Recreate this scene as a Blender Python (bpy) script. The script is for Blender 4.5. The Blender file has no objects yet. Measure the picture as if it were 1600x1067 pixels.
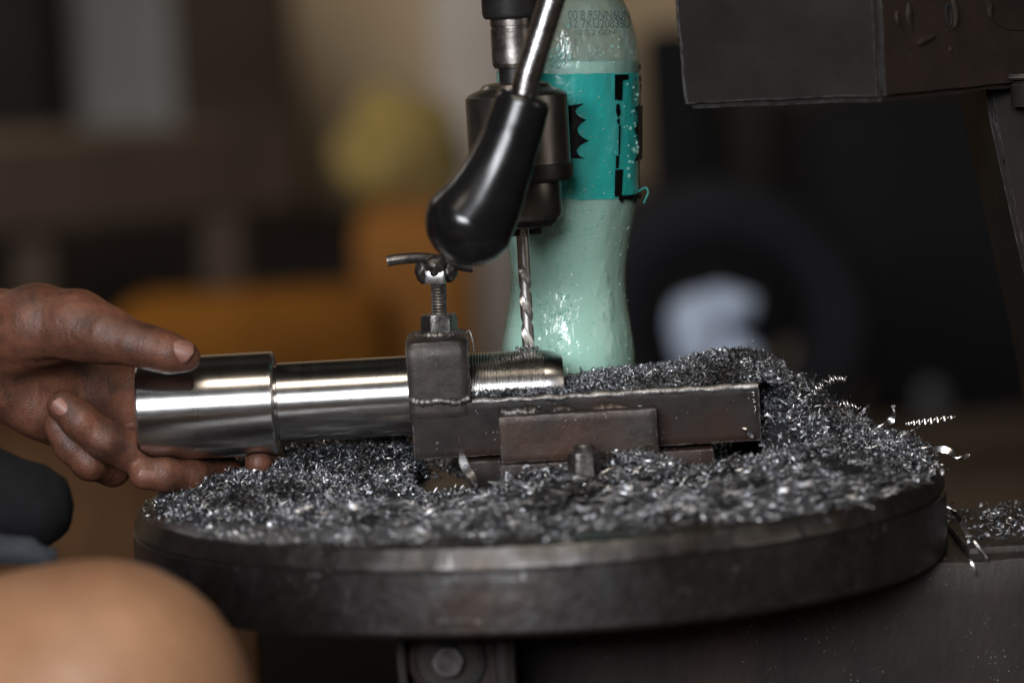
import bpy, bmesh, math, random
import numpy as np
from mathutils import Vector, Matrix, noise

random.seed(7)
RNG = np.random.default_rng(11)
R_ = math.radians
S = bpy.context.scene
COL = S.collection

# ------------------------------------------------------------------ camera
FOCAL, FPX = 128.25, 5700.0
PITCH, ROLL, DIST = R_(5.7), R_(3.2), 1.9
f_ = Vector((0, math.cos(PITCH), -math.sin(PITCH)))
u0 = Vector((0, math.sin(PITCH), math.cos(PITCH)))
r0 = Vector((1, 0, 0))
rt = r0 * math.cos(ROLL) - u0 * math.sin(ROLL)
up = r0 * math.sin(ROLL) + u0 * math.cos(ROLL)
CAM = -(f_ * DIST + rt * (40 / FPX * DIST) + up * (-219 / FPX * DIST))
cd = bpy.data.cameras.new("camera")
cam = bpy.data.objects.new("camera", cd)
COL.objects.link(cam)
m3 = Matrix((rt, up, -f_)).transposed()
cam.matrix_world = Matrix.Translation(CAM) @ m3.to_4x4()
cd.lens, cd.sensor_width, cd.clip_start, cd.clip_end = FOCAL, 36.0, 0.02, 60.0
cd.dof.use_dof = True
cd.dof.focus_distance = 1.905
cd.dof.aperture_fstop = 3.7
cd.dof.aperture_blades = 0
S.camera = cam

# ------------------------------------------------------------------ world, lamps, exposure
w = bpy.data.worlds.new("World")
S.world = w
w.use_nodes = True
bg = w.node_tree.nodes["Background"]
bg.inputs[0].default_value = (1.0, 0.86, 0.72, 1)
bg.inputs[1].default_value = 0.010
S.view_settings.view_transform = 'Standard'
S.view_settings.look = 'None'
S.view_settings.exposure = 0
S.cycles.use_denoising = True
S.cycles.max_bounces = 6
S.cycles.transparent_max_bounces = 12


def area_lamp(name, az, el, dist, sx, sy, power, color):
    """a lamp at azimuth az (0 = camera side, + to the right), elevation el, aimed at the table"""
    ld = bpy.data.lights.new(name, 'AREA')
    ld.shape = 'RECTANGLE'
    ld.size, ld.size_y, ld.energy, ld.color = sx, sy, power, color
    o = bpy.data.objects.new(name, ld)
    COL.objects.link(o)
    p = Vector((math.sin(az) * math.cos(el), -math.cos(az) * math.cos(el), math.sin(el))) * dist
    o.location = p
    o.rotation_euler = (-p).to_track_quat('-Z', 'Y').to_euler()
    return o


area_lamp("doorway_daylight", R_(-14), R_(18), 4.2, 1.9, 1.05, 185, (0.92, 0.955, 1.0))
area_lamp("roof_gap_light", R_(-8), R_(58), 3.2, 2.2, 0.7, 46, (1.0, 0.87, 0.70))

bl_ = area_lamp("back_fill_light", 0, 0, 1.0, 1.6, 1.0, 62, (1.0, 0.93, 0.84))  # added fill lamp that brightens only the background, not a known window
bl_.location = (-2.6, 2.6, 2.3)
bl_.rotation_euler = (Vector((0.1, 6.2, 0.1)) - bl_.location).to_track_quat('-Z', 'Y').to_euler()
area_lamp("side_window_light", R_(68), R_(16), 3.0, 0.9, 1.2, 6, (1.0, 0.90, 0.78))


# ------------------------------------------------------------------ pixel helpers (photo pixels 1600 x 1067 -> place)
def ray(px, py):
    return f_ * FPX + rt * (px - 800) + up * (533.5 - py)


def at(px, py, Y):
    d = ray(px, py)
    return CAM + d * ((Y - CAM.y) / d.y)


def at_z(px, py, Z):
    d = ray(px, py)
    return CAM + d * ((Z - CAM.z) / d.z)


def at_plane(px, py, p, n):
    d = ray(px, py)
    return CAM + d * ((p - CAM).dot(n) / d.dot(n))


def mpp(Y):
    return ((Y - CAM.y) / math.cos(PITCH)) / FPX


def proj(p):
    d = Vector(p) - CAM
    k = FPX / d.dot(f_)
    return 800 + d.dot(rt) * k, 533.5 - d.dot(up) * k


# ------------------------------------------------------------------ object helpers
def world_off(o):
    v = Vector((0, 0, 0))
    while o is not None:
        v += o.location
        o = o.parent
    return v


def tag(o, label=None, cat=None, group=None, kind=None):
    if label: o["label"] = label
    if cat: o["category"] = cat
    if group: o["group"] = group
    if kind: o["kind"] = kind
    return o


def thing(name, loc, label, cat, group=None):
    o = bpy.data.objects.new(name, None)
    o.empty_display_size = 0.02
    COL.objects.link(o)
    o.location = loc
    return tag(o, label, cat, group)


def add(name, vf, mt, parent=None, smooth=True, angle=35, local=False):
    v, fc = vf
    v = np.asarray([tuple(p) for p in v] if not isinstance(v, np.ndarray) else v, dtype=float)
    me = bpy.data.meshes.new(name)
    o = bpy.data.objects.new(name, me)
    COL.objects.link(o)
    if not local:
        if parent is not None:
            off = np.array(world_off(parent))
        else:
            lo, hi = v.min(0), v.max(0)
            off = np.array([(lo[0] + hi[0]) / 2, (lo[1] + hi[1]) / 2, lo[2]])
            o.location = off
        v = v - off
    me.from_pydata(v.tolist(), [], fc if isinstance(fc, list) else fc.tolist())
    if smooth:
        me.polygons.foreach_set("use_smooth", [True] * len(me.polygons))
        if angle < 180:
            me.set_sharp_from_angle(angle=R_(angle))
    me.update()
    o.parent = parent
    if mt: me.materials.append(mt)
    return o


def join(*vfs):
    V, F, n = [], [], 0
    for v, fc in vfs:
        v = [tuple(p) for p in v]
        V += v
        F += [tuple(i + n for i in q) for q in fc]
        n += len(v)
    return V, F


def xform(vf, M):
    return [tuple(M @ Vector(p)) for p in vf[0]], vf[1]


def lathe(prof, segs=64, close=True, fn=None):
    """profile of (r, z) turned about z; r = 0 ends closed by a fan ring"""
    V, F = [], []
    n = len(prof)
    for k in range(segs):
        a = 2 * math.pi * k / segs
        for j, (r, z) in enumerate(prof):
            rr, zz = (r, z) if fn is None else fn(r, z, a, j)
            V.append((rr * math.cos(a), rr * math.sin(a), zz))
    for k in range(segs):
        k2 = (k + 1) % segs
        for j in range(n - 1):
            F.append((k * n + j, k2 * n + j, k2 * n + j + 1, k * n + j + 1))
    if close:
        F.append(tuple(k * n for k in range(segs))[::-1])
        F.append(tuple(k * n + n - 1 for k in range(segs)))
    return V, F


def along(vf, p, d):
    """move a shape built about +z so that z runs along d from p"""
    q = Vector((0, 0, 1)).rotation_difference(Vector(d).normalized())
    M = Matrix.Translation(Vector(p)) @ q.to_matrix().to_4x4()
    return xform(vf, M)


def tube(path, radii, segs=20, cap=True):
    path = [Vector(p) for p in path]
    n = len(path)
    if not hasattr(radii, '__len__'): radii = [radii] * n
    V, F = [], []
    t0 = (path[1] - path[0]).normalized()
    nrm = t0.orthogonal().normalized()
    for i in range(n):
        t = (path[min(i + 1, n - 1)] - path[max(i - 1, 0)]).normalized()
        nrm = (nrm - t * nrm.dot(t)).normalized()
        b = t.cross(nrm)
        for k in range(segs):
            a = 2 * math.pi * k / segs
            V.append(tuple(path[i] + (nrm * math.cos(a) + b * math.sin(a)) * radii[i]))
    for i in range(n - 1):
        for k in range(segs):
            k2 = (k + 1) % segs
            F.append((i * segs + k, i * segs + k2, (i + 1) * segs + k2, (i + 1) * segs + k))
    if cap:
        F.append(tuple(range(segs))[::-1])
        F.append(tuple((n - 1) * segs + k for k in range(segs)))
    return V, F


def smooth_path(pts, per=6):
    """Catmull-Rom through points (any dimension)"""
    P = np.array([tuple(p) for p in pts], float)
    P = np.vstack([2 * P[0] - P[1], P, 2 * P[-1] - P[-2]])
    out = []
    for i in range(1, len(P) - 2):
        for s in range(per):
            t = s / per
            a, b, c, d = P[i - 1], P[i], P[i + 1], P[i + 2]
            out.append(0.5 * ((2 * b) + (c - a) * t + (2 * a - 5 * b + 4 * c - d) * t * t + (3 * b - a - 3 * c + d) * t ** 3))
    out.append(P[-2])
    return np.array(out)


def bm_out(bm):
    bm.verts.index_update()
    V = [tuple(v.co) for v in bm.verts]
    F = [tuple(v.index for v in f.verts) for f in bm.faces]
    bm.free()
    return V, F


def rough(vf, amp, scale, seed=0.0):
    """worn unevenness: moves every vertex by a small noise vector"""
    out = []
    for p in vf[0]:
        q = Vector(p) * scale + Vector((seed, seed * 1.7, seed * .3))
        out.append(tuple(Vector(p) + noise.noise_vector(q) * amp))
    return out, vf[1]


def box(x0, x1, y0, y1, z0, z1, bev=0.001, cuts=0, amp=0, nscale=90, seed=0.0, seg=2):
    bm = bmesh.new()
    bmesh.ops.create_cube(bm, size=1)
    for v in bm.verts:
        v.co = ((x0 + x1) / 2 + v.co.x * (x1 - x0), (y0 + y1) / 2 + v.co.y * (y1 - y0), (z0 + z1) / 2 + v.co.z * (z1 - z0))
    if bev:
        bmesh.ops.bevel(bm, geom=list(bm.edges), offset=bev, segments=seg, affect='EDGES', profile=0.5)
    if cuts:
        # slice the long edges into short runs so that wear can show
        for ax, (a, b) in enumerate(((x0, x1), (y0, y1), (z0, z1))):
            L = b - a
            n = max(1, int(round(L / cuts)))
            for i in range(1, n):
                co = [0, 0, 0]; co[ax] = a + L * i / n
                no = [0, 0, 0]; no[ax] = 1
                bmesh.ops.bisect_plane(bm, geom=list(bm.verts) + list(bm.edges) + list(bm.faces), plane_co=co, plane_no=no)
    bmesh.ops.triangulate(bm, faces=[f for f in bm.faces if len(f.verts) > 4])
    vf = bm_out(bm)
    return rough(vf, amp, nscale, seed) if amp else vf


def prism(poly, y0, y1, bev=0.001):
    """polygon of (x, z) extruded from y0 to y1"""
    bm = bmesh.new()
    vs = [bm.verts.new((x, y0, z)) for x, z in poly]
    fc = bm.faces.new(vs)
    r = bmesh.ops.extrude_face_region(bm, geom=[fc])
    for v in r['geom']:
        if isinstance(v, bmesh.types.BMVert): v.co.y = y1
    bmesh.ops.recalc_face_normals(bm, faces=bm.faces)
    if bev:
        bmesh.ops.bevel(bm, geom=list(bm.edges), offset=bev, segments=2, affect='EDGES')
    return bm_out(bm)


def blob(c, rx, ry, rz, sub=3, amp=0.15, nscale=2.0, seed=0.0):
    bm = bmesh.new()
    bmesh.ops.create_icosphere(bm, subdivisions=sub, radius=1)
    for v in bm.verts:
        d = 1 + amp * noise.noise(v.co * nscale + Vector((seed, seed, seed)))
        v.co = Vector((v.co.x * rx, v.co.y * ry, v.co.z * rz)) * d + Vector(c)
    return bm_out(bm)


def hexnut(r, h, hole=0):
    """hexagon across-corners radius r, chamfered top; z from 0 to h"""
    V, F = [], []
    n = 36
    def rad(a):
        s = math.pi / 3
        t = (a % s) - s / 2
        return r * math.cos(s / 2) / math.cos(t)
    rings = [(1.0, 0), (1.0, h * .8), (0.93, h)]
    for fr, z in rings:
        for k in range(n):
            a = 2 * math.pi * k / n
            rr = rad(a)
            if fr < 1: rr = min(rr, r * .9)
            V.append((rr * math.cos(a), rr * math.sin(a), z if fr == 1.0 and z == 0 else (z if fr < 1 else z + h * .16 * (1 - (rr / r - .866) / .134))))
    for j in range(2):
        for k in range(n):
            k2 = (k + 1) % n
            F.append((j * n + k, j * n + k2, (j + 1) * n + k2, (j + 1) * n + k))
    F.append(tuple(range(n))[::-1])
    F.append(tuple(2 * n + k for k in range(n)))
    return V, F


def weld(path, r, seed=0.0, segs=10):
    """a lumpy bead along a path"""
    P = smooth_path(path, 8)
    rad = [r * (0.75 + 0.5 * abs(math.sin(i * 1.1 + seed)) * (0.7 + .3 * math.sin(i * .37 + seed * 3))) for i in range(len(P))]
    rad[0] *= .5; rad[-1] *= .5
    return rough(tube(P, rad, segs), r * .5, .9 / r, seed)


# ------------------------------------------------------------------ materials
class N:
    def __init__(self, name):
        self.m = bpy.data.materials.new(name)
        self.m.use_nodes = True
        self.t = self.m.node_tree
        self.b = self.t.nodes["Principled BSDF"]
        self.out = self.t.nodes["Material Output"]

    def n(self, kind, **kw):
        nd = self.t.nodes.new("ShaderNode" + kind)
        for k, v in kw.items():
            if k in nd.inputs: nd.inputs[k].default_value = v
            else: setattr(nd, k, v)
        return nd

    def l(self, a, b):
        self.t.links.new(a, b)

    def coord(self, scale=(1, 1, 1), kind='Object'):
        tc = self.n("TexCoord")
        mp = self.n("Mapping")
        mp.inputs['Scale'].default_value = scale
        self.l(tc.outputs[kind], mp.inputs[0])
        return mp.outputs[0]

    def noise(self, co, scale, detail=4, rough=.55):
        nz = self.n("TexNoise")
        nz.inputs['Scale'].default_value = scale
        nz.inputs['Detail'].default_value = detail
        nz.inputs['Roughness'].default_value = rough
        self.l(co, nz.inputs['Vector'])
        return nz.outputs['Fac']

    def ramp(self, fac, stops):
        r = self.n("ValToRGB")
        e = r.color_ramp.elements
        while len(e) < len(stops): e.new(0.5)
        for el, (p, c) in zip(e, stops):
            el.position = p
            el.color = (c, c, c, 1) if not hasattr(c, '__len__') else (*c, 1)
        self.l(fac, r.inputs[0])
        return r.outputs[0]

    def mix(self, fac, a, b, mode='MIX'):
        mx = self.n("Mix", data_type='RGBA', blend_type=mode)
        for i, v in ((0, fac), (6, a), (7, b)):
            if hasattr(v, 'is_output'): self.l(v, mx.inputs[i])
            elif i == 0: mx.inputs[0].default_value = v
            else: mx.inputs[i].default_value = (*v, 1)
        return mx.outputs[2]

    def math(self, op, a, b=0.0):
        md = self.n("Math", operation=op)
        for i, v in ((0, a), (1, b)):
            if hasattr(v, 'is_output'): self.l(v, md.inputs[i])
            else: md.inputs[i].default_value = v
        return md.outputs[0]

    def bump(self, h, strength, dist=0.001, prev=None):
        b = self.n("Bump")
        b.inputs['Strength'].default_value = strength
        b.inputs['Distance'].default_value = dist
        self.l(h, b.inputs['Height'])
        if prev is not None: self.l(prev, b.inputs['Normal'])
        return b.outputs[0]


def plain(name, c1, c2=None, rough=.6, metal=0.0, scale=30, bump=.2, bscale=200, bdist=.0006, rvar=.15, spec=.5,
          specks=0.0, speck_col=(.5, .48, .45), stretch=(1, 1, 1), coat=0.0, stains=None, edge=None, erad=.0012):
    k = N(name)
    co = k.coord(stretch)
    c2 = c2 or tuple(x * .6 for x in c1)
    nz = k.noise(co, scale, 6, .6)
    fac = k.ramp(nz, [(.32, 0.0), (.68, 1.0)])
    colr = k.mix(fac, c1, c2)
    if stains:
        nz2 = k.noise(co, scale * .35, 3, .5)
        colr = k.mix(k.ramp(nz2, [(.52, 0.0), (.68, 1.0)]), colr, stains)
    if specks:
        vo = k.n("TexVoronoi")
        vo.inputs['Scale'].default_value = 420
        k.l(k.coord(), vo.inputs['Vector'])
        sp = k.ramp(vo.outputs['Distance'], [(0.06 + .1 * specks, 1.0), (.1 + .13 * specks, 0.0)])
        gate = k.ramp(k.noise(k.coord(), 60, 3), [(.5, 0.0), (.6, 1.0)])
        colr = k.mix(k.math('MULTIPLY', sp, gate), colr, speck_col)
    if name == "worn table iron":     # fine scratches and bright nicks
        for rot, sc_ in (((0, 0, 0), (14, 260, 260)), ((.5, .9, .4), (300, 16, 120))):
            mp = k.n("Mapping")
            mp.inputs['Rotation'].default_value = rot
            mp.inputs['Scale'].default_value = sc_
            k.l(k.coord(), mp.inputs[0])
            sn = k.ramp(k.noise(mp.outputs[0], 1.0, 2, .5), [(.66, 0.0), (.72, 1.0)])
            gt = k.ramp(k.noise(k.coord(), 42, 3), [(.50, 0.0), (.62, .75)])
            colr = k.mix(k.math('MULTIPLY', sn, gt), colr, (.34, .33, .33))
    if edge:
        bv = k.n("Bevel", samples=4)
        bv.inputs['Radius'].default_value = erad
        gg = k.n("NewGeometry")
        dt_ = k.n("VectorMath", operation='DOT_PRODUCT')
        k.l(bv.outputs[0], dt_.inputs[0]); k.l(gg.outputs['Normal'], dt_.inputs[1])
        em = k.ramp(dt_.outputs['Value'], [(.86, 1.0), (.985, 0.0)])
        wn = k.ramp(k.noise(co, 190, 5, .7), [(.40, 0.0), (.62, 1.0)])
        colr = k.mix(k.math('MULTIPLY', em, wn), colr, edge)
    k.l(colr, k.b.inputs['Base Color'])
    rr = k.math('ADD', k.math('MULTIPLY', k.noise(co, scale * 2.3, 5), rvar * 2), rough - rvar)
    k.l(rr, k.b.inputs['Roughness'])
    k.b.inputs['Metallic'].default_value = metal
    k.b.inputs['Specular IOR Level'].default_value = spec
    k.b.inputs['Coat Weight'].default_value = coat
    if bump:
        h = k.math('ADD', k.noise(co, bscale, 5, .6), k.math('MULTIPLY', k.noise(co, bscale * .2, 3), 1.5))
        k.l(k.bump(h, bump, bdist), k.b.inputs['Normal'])
    return k.m


M_cast = plain("oily cast iron", (.018, .0155, .0135), (.010, .0088, .0078), .50, 0, 22, .25, 420, .0004, .12, .07, 0, stains=(.024, .013, .009), edge=(.11, .10, .10))
M_table = plain("worn table iron", (.108, .103, .102), (.070, .064, .061), .37, .95, 70, .40, 520, .0005, .12, .35, .04, stains=(.075, .058, .050), edge=(.14, .13, .125), erad=.002)
M_rust = plain("reddish painted casting", (.024, .0155, .0125), (.016, .0115, .0095), .55, 0, 40, .3, 260, .0006, .1, .12, 0)
M_jig = plain("dark jig steel", (.050, .041, .036), (.022, .018, .016), .42, .4, 60, .28, 1100, .0004, .14, .3, .10, stains=(.050, .026, .018), edge=(.34, .32, .31))
M_jigshade = plain("shade darkened jig steel", (.022, .018, .016), (.011, .009, .008), .46, 0, 60, .25, 900, .0004, .14, .16, .10, stains=(.026, .013, .009), edge=(.34, .32, .31))  # darker copy of the jig steel, shade under the wall lip put into its colour
M_weld = plain("weld bead steel", (.30, .29, .28), (.07, .06, .055), .38, .8, 240, .6, 700, .0006, .12)
M_bolt = plain("oiled bolt steel", (.12, .11, .105), (.04, .036, .034), .36, .8, 160, .35, 600, .0004, .1, edge=(.45, .43, .42))
M_bare = plain("rubbed bright steel", (.62, .60, .60), (.36, .35, .36), .30, 1.0, 160, .25, 900, .0003, .1)
M_chuck = plain("worn chuck steel", (.22, .205, .195), (.12, .11, .102), .32, .95, 120, .12, 600, .0003, .08, stretch=(1, 1, .25))
M_chuckdark = plain("dark chuck collar", (.035, .033, .033), (.02, .018, .018), .42, .6, 90, .15, 600, .0003)
M_quill = plain("quill steel", (.40, .37, .35), (.12, .10, .09), .32, .95, 90, .25, 500, .0004, .1)
M_rod = plain("lever chrome", (.55, .53, .53), (.24, .21, .20), .26, 1.0, 110, .25, 420, .0004, .1)
M_drill = plain("drill bit steel", (.80, .77, .74), (.60, .57, .54), .36, 1.0, 200, .12, 900, .0002, .08)


def knob_mat():
    k = N("black bakelite")
    k.b.inputs['Base Color'].default_value = (.006, .006, .0065, 1)
    k.b.inputs['Specular IOR Level'].default_value = .55
    co = k.coord()
    k.l(k.ramp(k.noise(co, 70, 5), [(.35, .20), (.7, .30)]), k.b.inputs['Roughness'])
    k.l(k.bump(k.noise(co, 260, 4), .05, .0004), k.b.inputs['Normal'])
    return k.m


def turned_mat():
    k = N("turned bright steel")
    co = k.coord((1, .03, .03))
    nz = k.noise(co, 2600, 3, .6)
    sp = k.noise(k.coord(), 900, 2, .5)
    wide = k.noise(k.coord((1, .05, .05)), 160, 3, .6)
    c = k.mix(nz, (.50, .48, .47), (.62, .60, .59))
    c = k.mix(k.ramp(sp, [(.68, 0.0), (.74, 1.0)]), c, (.2, .19, .18))
    k.l(c, k.b.inputs['Base Color'])
    k.b.inputs['Metallic'].default_value = 1
    k.l(k.math('ADD', k.math('MULTIPLY', wide, .14), .225), k.b.inputs['Roughness'])
    k.b.inputs['Anisotropic'].default_value = 0.85
    tg = k.n("Tangent", direction_type='RADIAL', axis='X')
    k.l(tg.outputs[0], k.b.inputs['Tangent'])
    k.b.inputs['Anisotropic Rotation'].default_value = .25
    h = k.math('ADD', nz, k.math('MULTIPLY', wide, .6))
    k.l(k.bump(h, .10, .0002), k.b.inputs['Normal'])
    return k.m


def chip_mat():
    k = N("steel swarf")
    g = k.n("NewGeometry")
    rnd = g.outputs['Random Per Island']
    c = k.ramp(rnd, [(0.0, (.05, .053, .062)), (.45, (.17, .178, .20)), (.80, (.44, .45, .49)), (1.0, (.88, .88, .90))])
    c = k.mix(k.ramp(k.noise(k.coord(), 30, 3), [(.50, 0.0), (.64, .80)]), c, (.050, .043, .037))
    k.l(c, k.b.inputs['Base Color'])
    k.b.inputs['Metallic'].default_value = .85
    k.l(k.math('ADD', k.math('MULTIPLY', k.math('FRACT', k.math('MULTIPLY', rnd, 13.7)), .20), .36), k.b.inputs['Roughness'])
    k.l(k.bump(k.noise(k.coord(), 900, 2), .08, .0002), k.b.inputs['Normal'])
    return k.m


def skin_mat():
    k = N("skin")
    at_ = k.n("Attribute", attribute_name="grime")
    gr = at_.outputs['Fac']
    co = k.coord()
    base = k.mix(k.ramp(k.noise(co, 26, 4), [(.3, 0.0), (.7, 1.0)]), (.335, .182, .100), (.255, .128, .067))
    dirt = k.mix(k.ramp(k.noise(co, 48, 6, .65), [(.36, 0.0), (.66, 1.0)]), (.155, .058, .032), (.050, .021, .0135))
    c = k.mix(gr, base, dirt)
    spots = k.ramp(k.noise(co, 330, 3, .6), [(.62, 0.0), (.74, .75)])
    c = k.mix(k.math('MULTIPLY', spots, k.math('ADD', k.math('MULTIPLY', gr, .85), .15)), c, (.035, .02, .016))
    k.l(c, k.b.inputs['Base Color'])
    k.b.inputs['Subsurface Weight'].default_value = .18
    k.b.inputs['Subsurface Radius'].default_value = (1.0, .35, .18)
    k.b.inputs['Subsurface Scale'].default_value = .003
    k.b.inputs['Specular IOR Level'].default_value = .42
    k.l(k.ramp(k.noise(co, 120, 4), [(.3, .42), (.7, .60)]), k.b.inputs['Roughness'])
    v = k.n("TexVoronoi", feature='DISTANCE_TO_EDGE')
    v.inputs['Scale'].default_value = 620
    k.l(k.coord((.6, 1, 1)), v.inputs['Vector'])
    h1 = k.bump(k.ramp(v.outputs['Distance'], [(0, 0.0), (.22, 1.0)]), .30, .0003)
    wr = k.n("TexWave", wave_type='BANDS', bands_direction='X')
    wr.inputs['Scale'].default_value = 55
    wr.inputs['Distortion'].default_value = 9
    wr.inputs['Detail'].default_value = 4
    wr.inputs['Detail Scale'].default_value = 2.2
    k.l(co, wr.inputs['Vector'])
    h2 = k.bump(k.math('MULTIPLY', wr.outputs['Fac'], gr), .16, .0005, h1)
    h3 = k.bump(k.noise(co, 260, 5), .30, .0005, h2)
    k.l(h3, k.b.inputs['Normal'])
    return k.m


M_thread = plain("cut thread steel", (.58, .56, .54), (.45, .43, .41), .24, 1.0, 60, 0, rvar=.05)
M_knob, M_turned, M_chip, M_skin = knob_mat(), turned_mat(), chip_mat(), skin_mat()
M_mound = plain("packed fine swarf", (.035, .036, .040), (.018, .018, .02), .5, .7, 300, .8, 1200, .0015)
M_nail = plain("fingernail", (.235, .105, .080), (.15, .068, .052), .45, 0, 160, .1, 700, .0002, .08)
M_cloth = plain("black cloth", (.007, .007, .0085), (.004, .004, .005), .9, 0, 60, .5, 900, .0008, .05, .2)
M_hem = plain("blue grey cloth", (.040, .046, .054), (.022, .026, .031), .9, 0, 60, .5, 900, .0008, .05, .2)

# ------------------------------------------------------------------ the drill press
press = thing("drill_press", (0, 0, -0.75), "old dark cast iron drill press with round work table, chuck and black knobbed feed lever", "drill press")

TR = 0.2105


def table_fn(r, z, a, j):
    if r > .19:
        p = Vector((math.cos(a) * r * 40, math.sin(a) * r * 40, z * 60))
        d = noise.noise(p) * .0007 + noise.noise(p * 3.1) * .00035
        if j in (3, 4, 5): return r + d * 1.2, z + d * 1.4
        return r + d * .5, z + d * .3
    return r, z


tp = [(0.0005, 0), (.10, 0), (.185, 0), (.2035, -.0003), (.2060, -.0012), (.2098, -.0085), (.2102, -.0100), (.2092, -.0107), (.2092, -.0113),
      (.2108, -.0122), (.2110, -.028), (.2106, -.0405), (.2090, -.0430), (.19, -.0432), (.0005, -.0432)]
add("work_table", lathe(tp, 420, True, table_fn), M_table, press, angle=28)

M_arm = plain("brown greasy casting", (.027, .021, .018), (.013, .0105, .0095), .5, 0, 30, .4, 260, .0007, .12, .2, .02, stains=(.045, .024, .018), edge=(.16, .15, .145), stretch=(1, 1, .45))
# table arm and clamp lug below the table
pA = at(800, 1000, -.06)
arm = add("table_arm", box(pA.x, .62, -.06, .10, -.30, -.0435, .006, .02, .0012, 40, 1.0), M_arm, press)
led_z = at(1545, 853, -.055).z
add("arm_ledge", box(.2155, .62, -.055, .085, -.0450, led_z, .003, .01, .0007, 70, 2.0), M_arm, press)
Yl = -.140
pl0, pl1 = at(628, 1010, Yl), at(800, 1010, Yl)
sc = mpp(Yl)
lug = add("clamp_lug", join(
    box(pl0.x + 14 * sc, pl1.x - 28 * sc, Yl, .0, -.26, -.0438, .003, .012, .0006, 60, 3.0),
    box(pl0.x - 8 * sc, pl0.x + 6 * sc, Yl - .004, -.02, -.26, -.0439, .0015, .012, .0004, 60, 3.3),
    box(pl1.x - 30 * sc, pl1.x + 6 * sc, Yl - .010, .0, -.26, -.0440, .005, .012, .0006, 60, 4.0)), M_arm, press)
bc = at(700, 1030, Yl)
add("spot_face", along(lathe([(.0245 * .6, .0), (.0245 * .62, .0022), (.0245 * .72, .0026), (.0245 * .80, .0)], 40, False), bc + Vector((0, .0006, 0)), (0, -1, 0)), M_cast, lug)
add("hex_bolt", along(hexnut(25 * sc, .007), bc, (0, -1, 0)), M_bolt, lug, angle=20)

# C frame
fy = .03
poly = [(-0, 0)]
poly = []
for px, py in ((1538, -140), (1538, 120), (1548, 190), (1562, 255), (1600, 425), (1640, 600), (1662, 760), (1662, 1500), (2050, 1500), (2050, -140)):
    p = at(px, py, fy)
    poly.append((p.x, p.z))
add("column_frame", prism(poly, fy, fy + .12, .003), M_cast, press)

# head: the hanging box whose corner faces the camera, and the upper casting above the frame
cz = at(1380, 158, -.055).z
A = at(1380, 158, -.055)
B_ = Vector((at(1066, 152, -.02).x, -.015, cz))
D_ = Vector((at(1600, 116, .10).x + .09, .115, cz))
ztop = .42
def lerp(a, b, t): return a + (b - a) * t
back = B_ + (D_ - A)
hv = [A, B_, back, D_]
bm = bmesh.new()
lo = [bm.verts.new(p) for p in hv]
# the sides lean a little, as the casting does
tl = [A + Vector((-.003, 0, ztop - cz)), B_ + Vector((-.012, 0, ztop - cz)), back + Vector((-.01, 0, ztop - cz)), D_ + Vector((0, 0, ztop - cz))]
hi = [bm.verts.new(p) for p in tl]
bm.faces.new(lo); bm.faces.new(hi[::-1])
for i in range(4):
    j = (i + 1) % 4
    bm.faces.new((lo[i], hi[i], hi[j], lo[j]))
bmesh.ops.recalc_face_normals(bm, faces=bm.faces)
bmesh.ops.bevel(bm, geom=list(bm.edges), offset=.0028, segments=3, affect='EDGES')
for i in range(1, 30):
    for no in ((0, 0, 1), (1, 0, 0)):
        co = (B_.x + (D_.x - B_.x) * i / 30, 0, cz + (ztop - cz) * i / 30)
        bmesh.ops.bisect_plane(bm, geom=list(bm.verts) + list(bm.edges) + list(bm.faces), plane_co=co, plane_no=no)
head = add("head_casting", rough(bm_out(bm), .0011, 55, 5.0), M_cast, press)
# right face is painted reddish: a second slot by face normal
head.data.materials.append(M_rust)
nrmR = Vector(((D_ - A).y, -(D_ - A).x, 0)).normalized()
for p in head.data.polygons:
    if p.normal.dot(nrmR) > .93: p.material_index = 1
def onface(px, py): return at_plane(px, py, A + nrmR * .0004, nrmR)
ridge = [rough(tube(smooth_path([onface(*q) - nrmR * r * .42 for q in pts], 8), [r * (.50 + .3 * math.sin(2.6 * t / len(pts) / 8 * 3.14)) for t in range((len(pts) - 1) * 8 + 1)], 14), .0006, 160, i) for i, (pts, r) in enumerate((
    (((1421, 5), (1422, 30), (1428, 50), (1436, 64)), .0028),
    (((1434, 70), (1455, 60), (1478, 53)), .0026),
    (((1490, -5), (1495, 25), (1493, 42), (1480, 52), (1486, 70), (1487, 80)), .0030),
    (((1402, 18), (1404, 34), (1414, 56), (1424, 74)), .0020),
    (((1538, -5), (1547, 8), (1552, 30), (1575, 45), (1620, 46)), .0030)))]
add("casting_ridge", join(*ridge), M_rust, head)
sl = onface(1482, 24)
Mz = Matrix.Translation(sl) @ nrmR.to_track_quat('Z', 'Y').to_matrix().to_4x4() @ Matrix.Diagonal((.0026, .0062, .0005, 1))
M_hole = plain("hole shade black", (.004, .004, .004), (.003, .003, .003), .9, 0)
add("slot_hole", xform(lathe([(.02, -1), (.9, -1), (1.0, 1.0), (.86, 1.4), (.85, -1.0), (.02, -1.0)], 28, False), Mz), M_hole, head)
wb = at(1606, 119, .02)
add("adjuster_washer", along(lathe([(.0005, 0), (.0125, 0), (.0138, .0012), (.0125, .0028), (.0005, .0028)], 40), wb - Vector((0, 0, .0014)), (0, 0, 1)), M_bolt, head)
add("adjuster_bolt", along(lathe([(.0005, 0), (.0090, 0), (.0094, .001), (.0094, .0115), (.0085, .0125), (.0085, .014), (.0005, .014)], 36), wb - Vector((0, 0, .0155)), (0, 0, 1)), M_cast, head)
add("upper_casting", box(-.07, D_.x - .002, -.045, .13, .30, .46, .01), M_cast, press)

# spindle nose, chuck
AX = [at(817 - (370 - py) * .056, py, 0) for py in (0, 370)]


def zy(py):
    return at(817 - (370 - py) * .056, py, 0).z


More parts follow.
